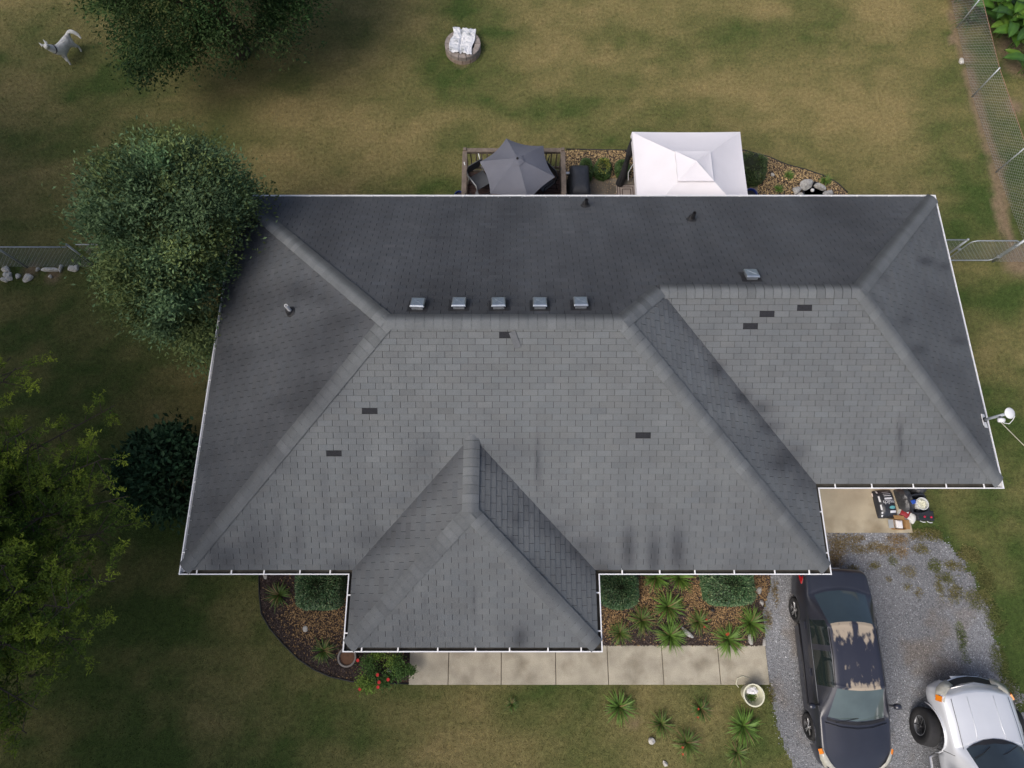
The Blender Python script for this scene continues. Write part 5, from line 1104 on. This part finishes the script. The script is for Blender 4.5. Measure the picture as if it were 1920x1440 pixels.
# ================================================================== DOG
M_FUR = mat('white_fur', (.66, .66, .62), .95, .18, 7, .9, 90, col2=(.36, .355, .35), thr=(.5, .7))
dog = empty('dog', (*U(137, 105, 0)[:2], 0)); tag(dog, 'white and grey husky dog standing in the lawn looking up', 'dog'); DGO = Vector(dog.location)
fr_, re_ = U(130, 118, 0), U(146, 97, 0); ax = (fr_-re_).normalized(); sd2 = Vector((-ax.y, ax.x, 0)); L = (fr_-re_).length; L = max(L, .62); mid = (fr_+re_)/2
def D(a, s, z): return mid+ax*a+sd2*s+Vector((0, 0, z))-DGO
def skin(nm, chains, m, root=0, sub=2):
    V = []; E = []; R = []
    def node(p, r): V.append(tuple(p)); R.append(r); return len(V)-1
    ids = {}
    for ch in chains:
        prev = None
        for key, p, r in ch:
            if key in ids: i_ = ids[key]
            else: i_ = node(p, r); ids[key] = i_
            if prev is not None: E.append((prev, i_))
            prev = i_
    me = bpy.data.meshes.new(nm); me.from_pydata(V, E, []); o = bpy.data.objects.new(nm, me); COL.objects.link(o)
    md = o.modifiers.new('skin', 'SKIN'); md.use_smooth_shade = True
    lay = me.skin_vertices[0].data if me.skin_vertices else None
    for i_, r_ in enumerate(R): lay[i_].radius = (r_ if hasattr(r_, '__len__') else (r_, r_))
    lay[root].use_root = True; subsurf(o, sub); me.materials.append(m); return o
h = L/2
ch = [[('pel', D(-h*.9, 0, .52), (.14, .15)), ('bel', D(-h*.2, 0, .50), (.13, .145)), ('che', D(h*.55, 0, .48), (.155, .18)), ('sho', D(h*.95, 0, .57), (.145, .15)), ('nec', D(h*1.2, -.05, .69), .12), ('hea', D(h*1.4, -.10, .79), .105)],
      [('pel', None, 0), ('t1', D(-h*1.2, 0, .60), .06), ('t2', D(-h*1.45, .06, .68), .07), ('t3', D(-h*1.6, .17, .66), .07), ('t4', D(-h*1.6, .30, .57), .052), ('t5', D(-h*1.5, .38, .48), .02)]]
for s, off in ((1, .03), (-1, -.05)):
    ch.append([('che', None, 0), ('fe%d' % s, D(h*.75, s*.09, .34), .052), ('fw%d' % s, D(h*.85+off, s*.1, .16), .034), ('fp%d' % s, D(h*.88+off, s*.1, .03), .034), ('ft%d' % s, D(h*.99+off, s*.1, .025), .028)])
    ch.append([('pel', None, 0), ('rk%d' % s, D(-h*.72, s*.12, .36), .075), ('rh%d' % s, D(-h*1.15+off, s*.13, .19), .036), ('rp%d' % s, D(-h*1.08+off, s*.13, .035), .03), ('rt%d' % s, D(-h*.97+off, s*.13, .025), .027)])
o = skin('body', ch, M_FUR); o.parent = dog
hd_ = D(h*1.4, -.10, .80); mz = (Vector((.55, -.45, .55))).normalized()     # the muzzle points up towards the camera
o = skin('muzzle', [[('a', hd_, .115), ('b', hd_+mz*.09, .095), ('c', hd_+mz*.17, .058), ('d', hd_+mz*.23, .042)]], mat('face_fur', (.62, .62, .58), .95, .1, 10)); o.parent = dog
lt = mz.cross(Vector((0, 0, 1))).normalized(); upv = lt.cross(mz).normalized()
MB().lathe([(0, -.012), (.018, 0), (.0, .014)], hd_+mz*.27, 10).build('nose', M_IRON, dog, smooth=True)
for s in (1, -1):
    MB().lathe([(0, -.008), (.011, 0), (0, .008)], hd_+mz*.14+lt*s*.06+upv*.055, 8).build('eye', M_IRON, dog, smooth=True)
    e_ = hd_+lt*s*.07-mz*.02+upv*.07; mb = MB(); mb.add([e_+lt*.048, e_-lt*.048, e_+mz*.04, e_-mz*.04, e_+upv*.13-mz*.04+lt*s*.015], [(0, 2, 4), (2, 1, 4), (1, 3, 4), (3, 0, 4), (0, 3, 1, 2)]); mb.build('ear', M_FUR, dog)
MB().lathe([(.135, -.018), (.14, 0), (.135, .018), (.12, .018), (.12, -.018)], D(h*1.12, -.03, .645), 18, (ax+Vector((0, 0, .8))).normalized().to_track_quat('Z', 'Y').to_matrix().to_4x4(), close=True).build('collar', mat('dark_collar', (.03, .03, .035), .6), dog)
# ================================================================== VEHICLES
def crom(P, n):
    """resample control rows (m,k,3) along axis 0 with centripetal-like cardinal spline"""
    P = np.asarray(P, float); m = len(P); out = []
    for i in range(m-1):
        p0 = P[max(i-1, 0)]; p1 = P[i]; p2 = P[i+1]; p3 = P[min(i+2, m-1)]; d1 = (p2-p0)*.36; d2 = (p3-p1)*.36
        for q in range(n):
            t = q/n; out.append((2*t**3-3*t**2+1)*p1+(t**3-2*t**2+t)*d1+(-2*t**3+3*t**2)*p2+(t**3-t**2)*d2)
    out.append(P[-1]); return np.array(out)
M_TYRE = mat('tyre_rubber', (.022, .022, .023), .85, .15, 12, .3, 60); M_BLK = mat('black_plastic_trim', (.015, .015, .017), .5, .1)
def wheel(parent, x, y, z, R, W, side, rim_r, rim_m, spoke_m, steer=0.0, spokes=5, name='wheel'):
    w_ = empty(name, (x, y, z), steer); w_.parent = parent; Mx = Matrix.Rotation(math.pi/2*side, 3, 'Y')
    MB().lathe([(rim_r, -W/2+.01), (R-.03, -W/2), (R-.008, -W/2+.02), (R, -W/4), (R, W/4), (R-.008, W/2-.02), (R-.03, W/2), (rim_r, W/2-.01)], (0, 0, 0), 36, Mx, True).build('tyre', M_TYRE, w_, smooth=True)
    MB().lathe([(rim_r+.004, W/2-.015), (rim_r-.012, W/2-.005), (rim_r-.025, W/2-.03), (rim_r-.03, -W/2+.02), (rim_r+.004, -W/2+.01)], (0, 0, 0), 32, Mx, cap=False).build('rim', rim_m, w_, smooth=True)
    mb = MB()
    for k in range(spokes):
        a = 2*math.pi*k/spokes
        for da in ((-.13, .13) if spokes == 5 else (0,)):
            p0 = Mx @ Vector((.03*math.cos(a), .03*math.sin(a), W/2-.03)); p1 = Mx @ Vector(((rim_r-.02)*math.cos(a+da), (rim_r-.02)*math.sin(a+da), W/2-.02)); mb.tube([p0, p1], [.013, .011], 5)
    mb.lathe([(0, W/2-.005), (.03, W/2-.008), (.05, W/2-.03), (.05, W/2-.06)], (0, 0, 0), 14, Mx); mb.build('spokes', spoke_m, w_)
    MB().lathe([(0, -.01), (rim_r-.03, -.01), (rim_r-.03, .0), (0, .0)], (0, 0, 0), 24, Mx).build('brake_disc', M_IRON, w_)
    return w_
def shell(parent, st, sub, parts, mats, arches, mirror=True):
    """st: stations (y, [(x,z)...]) front to back or back to front; parts(f_station, col) -> part name for the face.
    Builds the right half, mirrors it, and splits the skin into one mesh per part"""
    ctrl = np.array([[(x, y+dy, z) for (x, z, dy) in row] for y, row in st]); k = ctrl.shape[1]
    G = crom(ctrl, sub); G = crom(G.transpose(1, 0, 2), 4).transpose(1, 0, 2)
    for yc, zc, Ra in arches:
        yy, z = G[..., 1], G[..., 2]; d = Ra**2-(yy-yc)**2; arc = zc+np.sqrt(np.clip(d, 0, None)); m_ = (d > 0) & (z < arc) & (np.arange(G.shape[1])[None, :] < 4*3); G[..., 2] = np.where(m_, arc, z)
    ns, nc = G.shape[:2]; groups = {}
    for i in range(ns-1):
        for j in range(nc-1):
            for s in (1, -1):
                nm = parts((i+.5)/sub, (j+.5)/4, s)
                if nm: groups.setdefault(nm, []).append((i, j, s))
    out = {}
    for nm, fl in groups.items():
        key = {}; V = []; F = []
        def vid(i, j, s):
            q = (i, j, s if j < nc-1 else 1)
            if q not in key: key[q] = len(V); p = G[i, j]; V.append((p[0]*q[2], p[1], p[2]))
            return key[q]
        for i, j, s in fl:
            f = [vid(i, j, s), vid(i+1, j, s), vid(i+1, j+1, s), vid(i, j+1, s)]; F.append(tuple(f if s > 0 else f[::-1]))
        mb = MB(); mb.add(V, F); out[nm] = mb.build(nm.split('#')[0], mats[nm.split('#')[0]], parent, smooth=True)
    return out, G
# ---- black sedan, nose towards the bottom of the picture
M_BLACKP = mat('faded_black_paint', (.022, .024, .034), .32, .15, 3, coat=.6, spec=.5)
# roof paint whose clear coat has peeled
def peeled():
    m = bpy.data.materials.new('peeled_roof_paint'); m.use_nodes = True; t = m.node_tree; N = t.nodes; L = t.links; bs = N['Principled BSDF']
    tc = N.new('ShaderNodeTexCoord'); sp = N.new('ShaderNodeSeparateXYZ'); L.new(tc.outputs['Object'], sp.inputs[0])
    nz = N.new('ShaderNodeTexNoise'); nz.inputs['Scale'].default_value = 6.5; nz.inputs['Detail'].default_value = 7; mp = N.new('ShaderNodeMapping'); mp.inputs['Scale'].default_value = (1.4, .7, 1); L.new(tc.outputs['Object'], mp.inputs[0]); L.new(mp.outputs[0], nz.inputs['Vector'])
    def mth(op, a, b):
        x = N.new('ShaderNodeMath'); x.operation = op
        for i_, v_ in enumerate((a, b)):
            if isinstance(v_, float): x.inputs[i_].default_value = v_
            else: L.new(v_, x.inputs[i_])
        return x.outputs[0]
    def mr(src, a, b, c, d):
        x = N.new('ShaderNodeMapRange'); x.inputs[1].default_value = a; x.inputs[2].default_value = b; x.inputs[3].default_value = c; x.inputs[4].default_value = d; L.new(src, x.inputs[0]); return x.outputs[0]
    rear = mr(sp.outputs[1], .45, 1.0, 0, .34); front = mr(sp.outputs[1], -.36, -.02, .34, 0)
    gap = mr(mth('ABSOLUTE', mth('SUBTRACT', sp.outputs[0], .06), 0.0), .02, .10, -.22, 0)
    gap = mth('MULTIPLY', gap, mr(sp.outputs[1], .2, .4, 0, 1))
    fl = mr(sp.outputs[0], -.42, -.22, -.2, 0); fl = mth('MULTIPLY', fl, mr(sp.outputs[1], .0, .3, 1, 0))
    edge = mr(mth('ABSOLUTE', sp.outputs[0], 0.0), .44, .52, 0, -.35)
    s = mth('ADD', mth('ADD', mth('ADD', rear, front), mth('ADD', gap, fl)), mth('ADD', nz.outputs[0], edge)); f = mr(s, .62, .78, 0, 1)
    mx = N.new('ShaderNodeMix'); mx.data_type = 'RGBA'; mx.inputs[6].default_value = (.026, .028, .042, 1); mx.inputs[7].default_value = (.36, .30, .225, 1); L.new(f, mx.inputs[0]); L.new(mx.outputs[2], bs.inputs['Base Color'])
    L.new(mr(f, 0, 1, .35, .85), bs.inputs['Roughness']); bs.inputs['Coat Weight'].default_value = .15; return m
M_GLASS = mat('tinted_glass', (.012, .018, .019), .04, .1, 2, spec=.8, coat=.0)
M_WSH = mat('windscreen_glass', (.075, .10, .095), .05, .25, 1.5, spec=.9, coat=.3)
M_LAMP = mat('headlamp_lens', (.42, .41, .35), .15, .15, 14, coat=.5); M_AMB = mat('amber_lens', (.7, .2, .01), .25, .1); M_REDL = mat('red_lens', (.4, .01, .015), .2, .1, coat=.4)
M_ALLOY = mat('alloy', (.5, .5, .5), .3, .1, metal=.8)
sed = empty('parked_sedan', (7.85, -2.1, .012), math.radians(-.5)); tag(sed, 'black sedan with peeling tan patches on its roof, parked on the gravel', 'car')
# columns: sill bottom, sill, widest, shoulder, window top / bonnet edge, inner top, centre   (x, z, dy)
def row(wl, zl, wm, zm, wb, zb, wt, zt, zc, bow=0.0, wi=None):
    return [(wl, zl, 0), (wm*.985, zl+.10, 0), (wm, zm, 0), (wb, zb, 0), (wt, zt, bow*.15), (wt*.55, zt+(zc-zt)*.75, bow*.75), (0, zc, bow)]
SD = [(-2.16, row(.50, .30, .56, .45, .53, .58, .44, .60, .61, -.06)),
      (-2.04, row(.66, .22, .72, .50, .69, .66, .58, .685, .70, -.09)),
      (-1.75, row(.78, .19, .81, .54, .775, .76, .66, .79, .825, -.06)),
      (-1.40, row(.82, .18, .845, .56, .80, .83, .69, .86, .905, -.05)),
      (-1.05, row(.83, .17, .85, .58, .805, .88, .70, .91, .955, -.10)),
      (-.93, row(.83, .17, .85, .58, .805, .90, .69, .955, .99, -.12)),
      (-.30, row(.83, .17, .85, .60, .80, .93, .575, 1.315, 1.37, -.06)),
      (-.18, row(.83, .17, .85, .60, .80, .935, .565, 1.335, 1.385, -.05)),
      (.35, row(.83, .17, .85, .60, .80, .945, .56, 1.36, 1.415, 0)),
      (.90, row(.83, .18, .85, .61, .795, .955, .555, 1.33, 1.375, .06)),
      (1.02, row(.83, .18, .85, .61, .795, .96, .56, 1.31, 1.355, .08)),
      (1.62, row(.82, .20, .845, .62, .785, .965, .67, 1.00, 1.03, .16)),
      (1.74, row(.81, .21, .835, .62, .775, .96, .67, .985, 1.01, .16)),
      (2.10, row(.76, .24, .80, .62, .74, .93, .64, .955, .975, .10)),
      (2.23, row(.70, .28, .75, .60, .70, .80, .58, .86, .90, .04)),
      (2.27, row(.60, .34, .65, .52, .62, .62, .50, .66, .68, .01))]
def sed_part(f, j, s):
    if 5.0 < f < 6.0 and j > 4.15: return 'windscreen'
    if 10.0 < f < 11.0 and j > 4.15: return 'rear_window'
    if 3.1 < j < 3.9 and 5.9 < f < 8.15: return 'side_window#f%d' % s
    if 3.1 < j < 3.9 and 8.3 < f < 10.3: return 'side_window#r%d' % s
    if 6.0 < f < 10.0 and j > 4.0: return 'roof_panel'
    if 0.0 < f < 4.0 and j > 4.0: return 'bonnet'
    if 11.2 < f < 13.0 and j > 4.0: return 'boot_lid'
    return 'body'
parts_, G_ = shell(sed, SD, 5, sed_part, dict(windscreen=M_WSH, rear_window=mat('rear_glass', (.03, .045, .05), .05, .25, 1.5, spec=.9, coat=.3), side_window=M_GLASS, roof_panel=peeled(), bonnet=M_BLACKP, boot_lid=M_BLACKP, body=M_BLACKP), [(-1.30, .30, .365), (1.30, .30, .365)])
MB().box((0, .05, .42), (1.3, 3.9, .3)).build('underbody', M_BLK, sed)
for s, nm in ((1, 'r'), (-1, 'l')):
    for y_ in (-1.30, 1.30): wheel(sed, s*.755, y_, .30, .30, .19, s, .205, mat('dark_rim', (.05, .05, .052), .4, .1, metal=.6), M_ALLOY)
    ml = MB(); ml.lathe([(0, -.09), (.055, -.085), (.07, -.02), (.06, .05), (0, .07)], (s*.98, -.74, 1.0), 14, Matrix.Rotation(math.pi/2, 3, 'Y')); o = ml.build('wing_mirror', M_BLACKP, sed, smooth=True); MB().tube([(s*.80, -.72, .95), (s*.92, -.74, .98)], .022, 8).build('mirror_stalk', M_BLK, o)
    # lamps follow the wing: thin lens shells standing just proud of the paint
    mb = MB(); A = [(-2.13, .43, .60), (-2.07, .55, .675), (-1.95, .66, .735), (-1.78, .755, .765), (-1.66, .80, .755)]; Bq = [(-2.19, .47, .53), (-2.13, .585, .55), (-2.02, .705, .60), (-1.86, .795, .66), (-1.70, .828, .705)]
    V = [(s*(x-.03), y+.03, z+.045) for y, x, z in A]+[(s*(x+.02), y-.02, z+.035) for y, x, z in Bq]; F = [(k, k+1, 6+k, 5+k) for k in range(4)]; mb.add(V, F if s > 0 else [f[::-1] for f in F]); o = mb.build('headlight', M_LAMP, sed, smooth=True); so_ = o.modifiers.new('t', 'SOLIDIFY'); so_.thickness = .02; so_.offset = 0
    mb = MB(); V = [(s*.765, -1.74, .815), (s*.80, -1.64, .81), (s*.85, -1.67, .745), (s*.825, -1.78, .72)]; mb.add(V, [(0, 1, 2, 3)]); o = mb.build('indicator', M_AMB, sed); so_ = o.modifiers.new('t', 'SOLIDIFY'); so_.thickness = .03; so_.offset = 0
    mb = MB(); V = [(s*.725, 2.18, .84), (s*.765, 2.04, .86), (s*.81, 1.92, .82), (s*.795, 2.10, .72), (s*.725, 2.21, .72)]; mb.add(V, [(0, 1, 2, 3, 4)]); o = mb.build('tail_light', M_REDL, sed); so_ = o.modifiers.new('t', 'SOLIDIFY'); so_.thickness = .03; so_.offset = 0
    MB().tube([(s*.802, -.86, .922), (s*.805, -.2, .942), (s*.803, .5, .952), (s*.80, 1.15, .965)], .012, 6).build('window_trim', mat('trim_strip', (.10, .105, .115), .4, .05, metal=.5), sed, smooth=True)
    for y_ in (-.05, .98): MB().box((s*.853, y_, .83), (.035, .16, .03)).build('door_handle', M_BLACKP, sed)
    MB().tube([(s*.862, -.85, .50), (s*.868, .2, .52), (s*.86, 1.0, .53)], .016, 6).build('side_moulding', M_BLK, sed, smooth=True)
    MB().tube([(s*.565, -.28, 1.36), (s*.545, .35, 1.402), (s*.545, .95, 1.37)], .009, 5).build('roof_seam', M_BLK, sed, smooth=True)
MB().tube([(-.70, -1.09, .93), (-.35, -1.18, .962), (0, -1.21, .972), (.35, -1.18, .962), (.70, -1.09, .93)], .008, 5).build('cowl_seam', M_BLK, sed, smooth=True)
mb = MB(); V = [(x, y, z) for x in (-.66, -.33, 0, .33, .66) for y, z in ((-1.14+.16*(x/.66)**2*.6, .957-.035*(x/.66)**2), (-1.03+.14*(x/.66)**2*.6, .975-.03*(x/.66)**2))]; mb.add([(a, b, c+.012) for a, b, c in V], [(2*k, 2*k+2, 2*k+3, 2*k+1) for k in range(4)]); mb.build('cowl_grille', M_BLK, sed)
for x0, x1 in ((-.5, .02), (.08, .58)): MB().tube([(x0, -1.08, 1.005), ((x0+x1)/2, -1.03, 1.025), (x1, -.98, 1.03)], .008, 5).build('wiper', M_BLK, sed)
MB().box((0, 2.29, .62), (.50, .02, .13)).build('number_plate', mat('plate_white', (.55, .56, .58), .5), sed)
MB().box((0, -2.26, .42), (.9, .04, .12)).build('front_grille', M_BLK, sed)
# ---- silver four-by-four facing up the picture
M_SILV = mat('silver_paint', (.68, .70, .73), .33, .04, 2, metal=.25, coat=.6)
tr = empty('parked_four_by_four', (10.68, -3.35, .012), math.radians(181.5)); tag(tr, 'silver lifted four-by-four with big off-road tyres, cut by the bottom right corner', 'car')
# local: nose at -y, front axle at y=0
def rw(wl, zl, wm, zm, wb, zb, wt, zt, zc, bow=0.0): return row(wl, zl, wm, zm, wb, zb, wt, zt, zc, bow)
TD = [(-1.02, rw(.50, .55, .56, .66, .54, .74, .46, .77, .78, -.10)),
      (-.90, rw(.74, .48, .80, .66, .77, .80, .62, .82, .83, -.14)),
      (-.80, rw(.80, .46, .845, .68, .80, .90, .60, .95, .97, -.12)),
      (-.72, rw(.82, .46, .86, .72, .81, .97, .62, 1.06, 1.09, -.10)),
      (-.40, rw(.83, .46, .87, .76, .815, 1.02, .63, 1.11, 1.15, -.07)),
      (0.0, rw(.83, .46, .875, .78, .82, 1.05, .64, 1.14, 1.19, -.05)),
      (.26, rw(.83, .46, .875, .80, .825, 1.07, .66, 1.165, 1.205, -.16)),
      (.34, rw(.83, .46, .875, .80, .825, 1.08, .68, 1.18, 1.215, -.20)),
      (.95, rw(.83, .46, .875, .82, .825, 1.12, .62, 1.64, 1.69, -.12)),
      (1.05, rw(.83, .46, .875, .82, .825, 1.125, .615, 1.66, 1.71, -.10)),
      (1.9, rw(.83, .46, .875, .82, .825, 1.13, .62, 1.70, 1.75, 0)),
      (2.9, rw(.83, .46, .875, .82, .825, 1.13, .63, 1.69, 1.73, .02)),
      (3.35, rw(.82, .48, .865, .82, .81, 1.12, .64, 1.64, 1.67, .05)),
      (3.52, rw(.80, .52, .84, .80, .79, 1.08, .70, 1.12, 1.13, .04)),
      (3.60, rw(.76, .58, .80, .74, .76, .86, .66, .88, .89, .02))]
def tr_part(f, j, s):
    if 7.0 < f < 8.0 and j > 4.2: return 'windscreen'
    if 11.9 < f < 13.0 and j > 4.2: return 'rear_window'
    if 3.1 < j < 3.9 and 7.9 < f < 9.6: return 'side_window#f%d' % s
    if 3.1 < j < 3.9 and 9.75 < f < 12.0: return 'side_window#r%d' % s
    if 8.0 < f < 12.0 and j > 4.0: return 'roof_panel'
    if 3.0 < f < 6.6 and j > 4.0: return 'bonnet'
    return 'body'
shell(tr, TD, 5, tr_part, dict(windscreen=mat('dark_windscreen', (.03, .04, .045), .05, .3, 1.5, spec=.9), rear_window=M_GLASS, side_window=M_GLASS, roof_panel=M_SILV, bonnet=M_SILV, body=M_SILV), [(0, .43, .52), (2.62, .43, .52)])
MB().box((0, 1.3, .66), (1.3, 4.2, .3)).build('underbody', M_BLK, tr)
for s in (1, -1):
    for y_ in (0.0, 2.62): wheel(tr, s*(.97 if y_ == 0 else .84), y_, .41, .41, .28, s, .22, mat('grey_alloy', (.32, .33, .34), .4, .1, metal=.7), M_IRON, steer=(math.radians(-14) if y_ == 0 else 0), spokes=6)
    mb = MB(); A = [(-.97, .46, .86), (-.90, .60, .905), (-.80, .72, .945), (-.64, .80, .965)]; Bq = [(-1.03, .48, .76), (-.97, .645, .79), (-.88, .775, .81), (-.70, .862, .83)]
    V = [(s*(x-.02), y+.03, z+.06) for y, x, z in A]+[(s*(x+.03), y-.02, z+.055) for y, x, z in Bq]; F = [(k, k+1, 5+k, 4+k) for k in range(3)]; mb.add(V, F if s > 0 else [f[::-1] for f in F]); o = mb.build('headlight', M_LAMP, tr, smooth=True); so_ = o.modifiers.new('t', 'SOLIDIFY'); so_.thickness = .03; so_.offset = 0
    mb = MB(); mb.add([(s*.79, -.73, 1.0), (s*.83, -.62, 1.0), (s*.895, -.64, .90), (s*.855, -.76, .89)], [(0, 1, 2, 3)]); o = mb.build('indicator', M_AMB, tr); so_ = o.modifiers.new('t', 'SOLIDIFY'); so_.thickness = .05; so_.offset = 0
    MB().tube([(s*.86, .55, .46), (s*1.02, .62, .44), (s*1.04, 1.3, .44), (s*1.02, 2.0, .44), (s*.86, 2.06, .46)], .04, 10).build('side_step', M_ALLOY, tr, smooth=True)
    MB().tube([(s*.655, -.70, 1.085), (s*.665, -.2, 1.145), (s*.675, .3, 1.185)], .005, 5).build('bonnet_seam', M_BLK, tr, smooth=True)
    MB().tube([(s*.30, -.74, 1.115), (s*.30, -.1, 1.18), (s*.33, .12, 1.20)], [.004, .009, .004], 6).build('bonnet_crease', M_SILV, tr, smooth=True)
    mb = MB(); pts = [(s*.882, .5*math.cos(a)*1.05, .43+.5*math.sin(a)*1.05) for a in np.linspace(.05, math.pi-.05, 12)]; mb.tube(pts, .018, 6).build('arch_lip', M_SILV, tr, smooth=True)
    ml = MB(); ml.lathe([(0, -.11), (.075, -.10), (.10, -.02), (.085, .06), (0, .09)], (s*1.02, .85, 1.18), 14, Matrix.Rotation(math.pi/2, 3, 'Y')); ml.build('wing_mirror', M_SILV, tr, smooth=True)
    MB().tube([(s*.876, .42, .55), (s*.880, .42, .85), (s*.83, .45, 1.08)], .006, 5).build('door_seam', M_BLK, tr, smooth=True)
mb = MB(); V = [(x, -.98-.10*(1-(x/.5)**2)+d, z) for x in (-.5, -.25, 0, .25, .5) for d, z in ((-.035, .83), (.06, .94))]; mb.add(V, [(2*k, 2*k+2, 2*k+3, 2*k+1) for k in range(4)]); o = mb.build('front_grille', M_BLK, tr); so_ = o.modifiers.new('t', 'SOLIDIFY'); so_.thickness = .03
MB().tube([(-.55, -.90, .985), (0, -1.0, 1.0), (.55, -.90, .985)], .018, 6).build('grille_bar', M_ALLOY, tr, smooth=True)
mb = MB(); V = [(x, -1.10+.20*(abs(x)/.62)**2.2+d, z) for x in np.linspace(-.62, .62, 9) for d, z in ((-.03, .70), (.06, .775))]; mb.add(V, [(2*k, 2*k+2, 2*k+3, 2*k+1) for k in range(8)]); o = mb.build('bumper_recess', M_BLK, tr); so_ = o.modifiers.new('t', 'SOLIDIFY'); so_.thickness = .03
MB().box((.18, -1.075, .76), (.34, .09, .012), M=Matrix.Rotation(.65, 3, 'X')).build('number_plate', mat('plate_white', (.55, .56, .58)), tr)
mb = MB(); V = [(x, y, z) for x in np.linspace(-.66, .66, 7) for y, z in ((.10+.20*(x/.66)**2, 1.225-.045*(x/.66)**2), (.24+.18*(x/.66)**2, 1.26-.045*(x/.66)**2))]; mb.add(V, [(2*k, 2*k+2, 2*k+3, 2*k+1) for k in range(6)]); mb.build('cowl_grille', M_BLK, tr)
for x0, x1 in ((-.45, .1), (.15, .6)): MB().tube([(x0, .24, 1.29), ((x0+x1)/2, .34, 1.36), (x1, .42, 1.38)], .009, 5).build('wiper', M_BLK, tr)
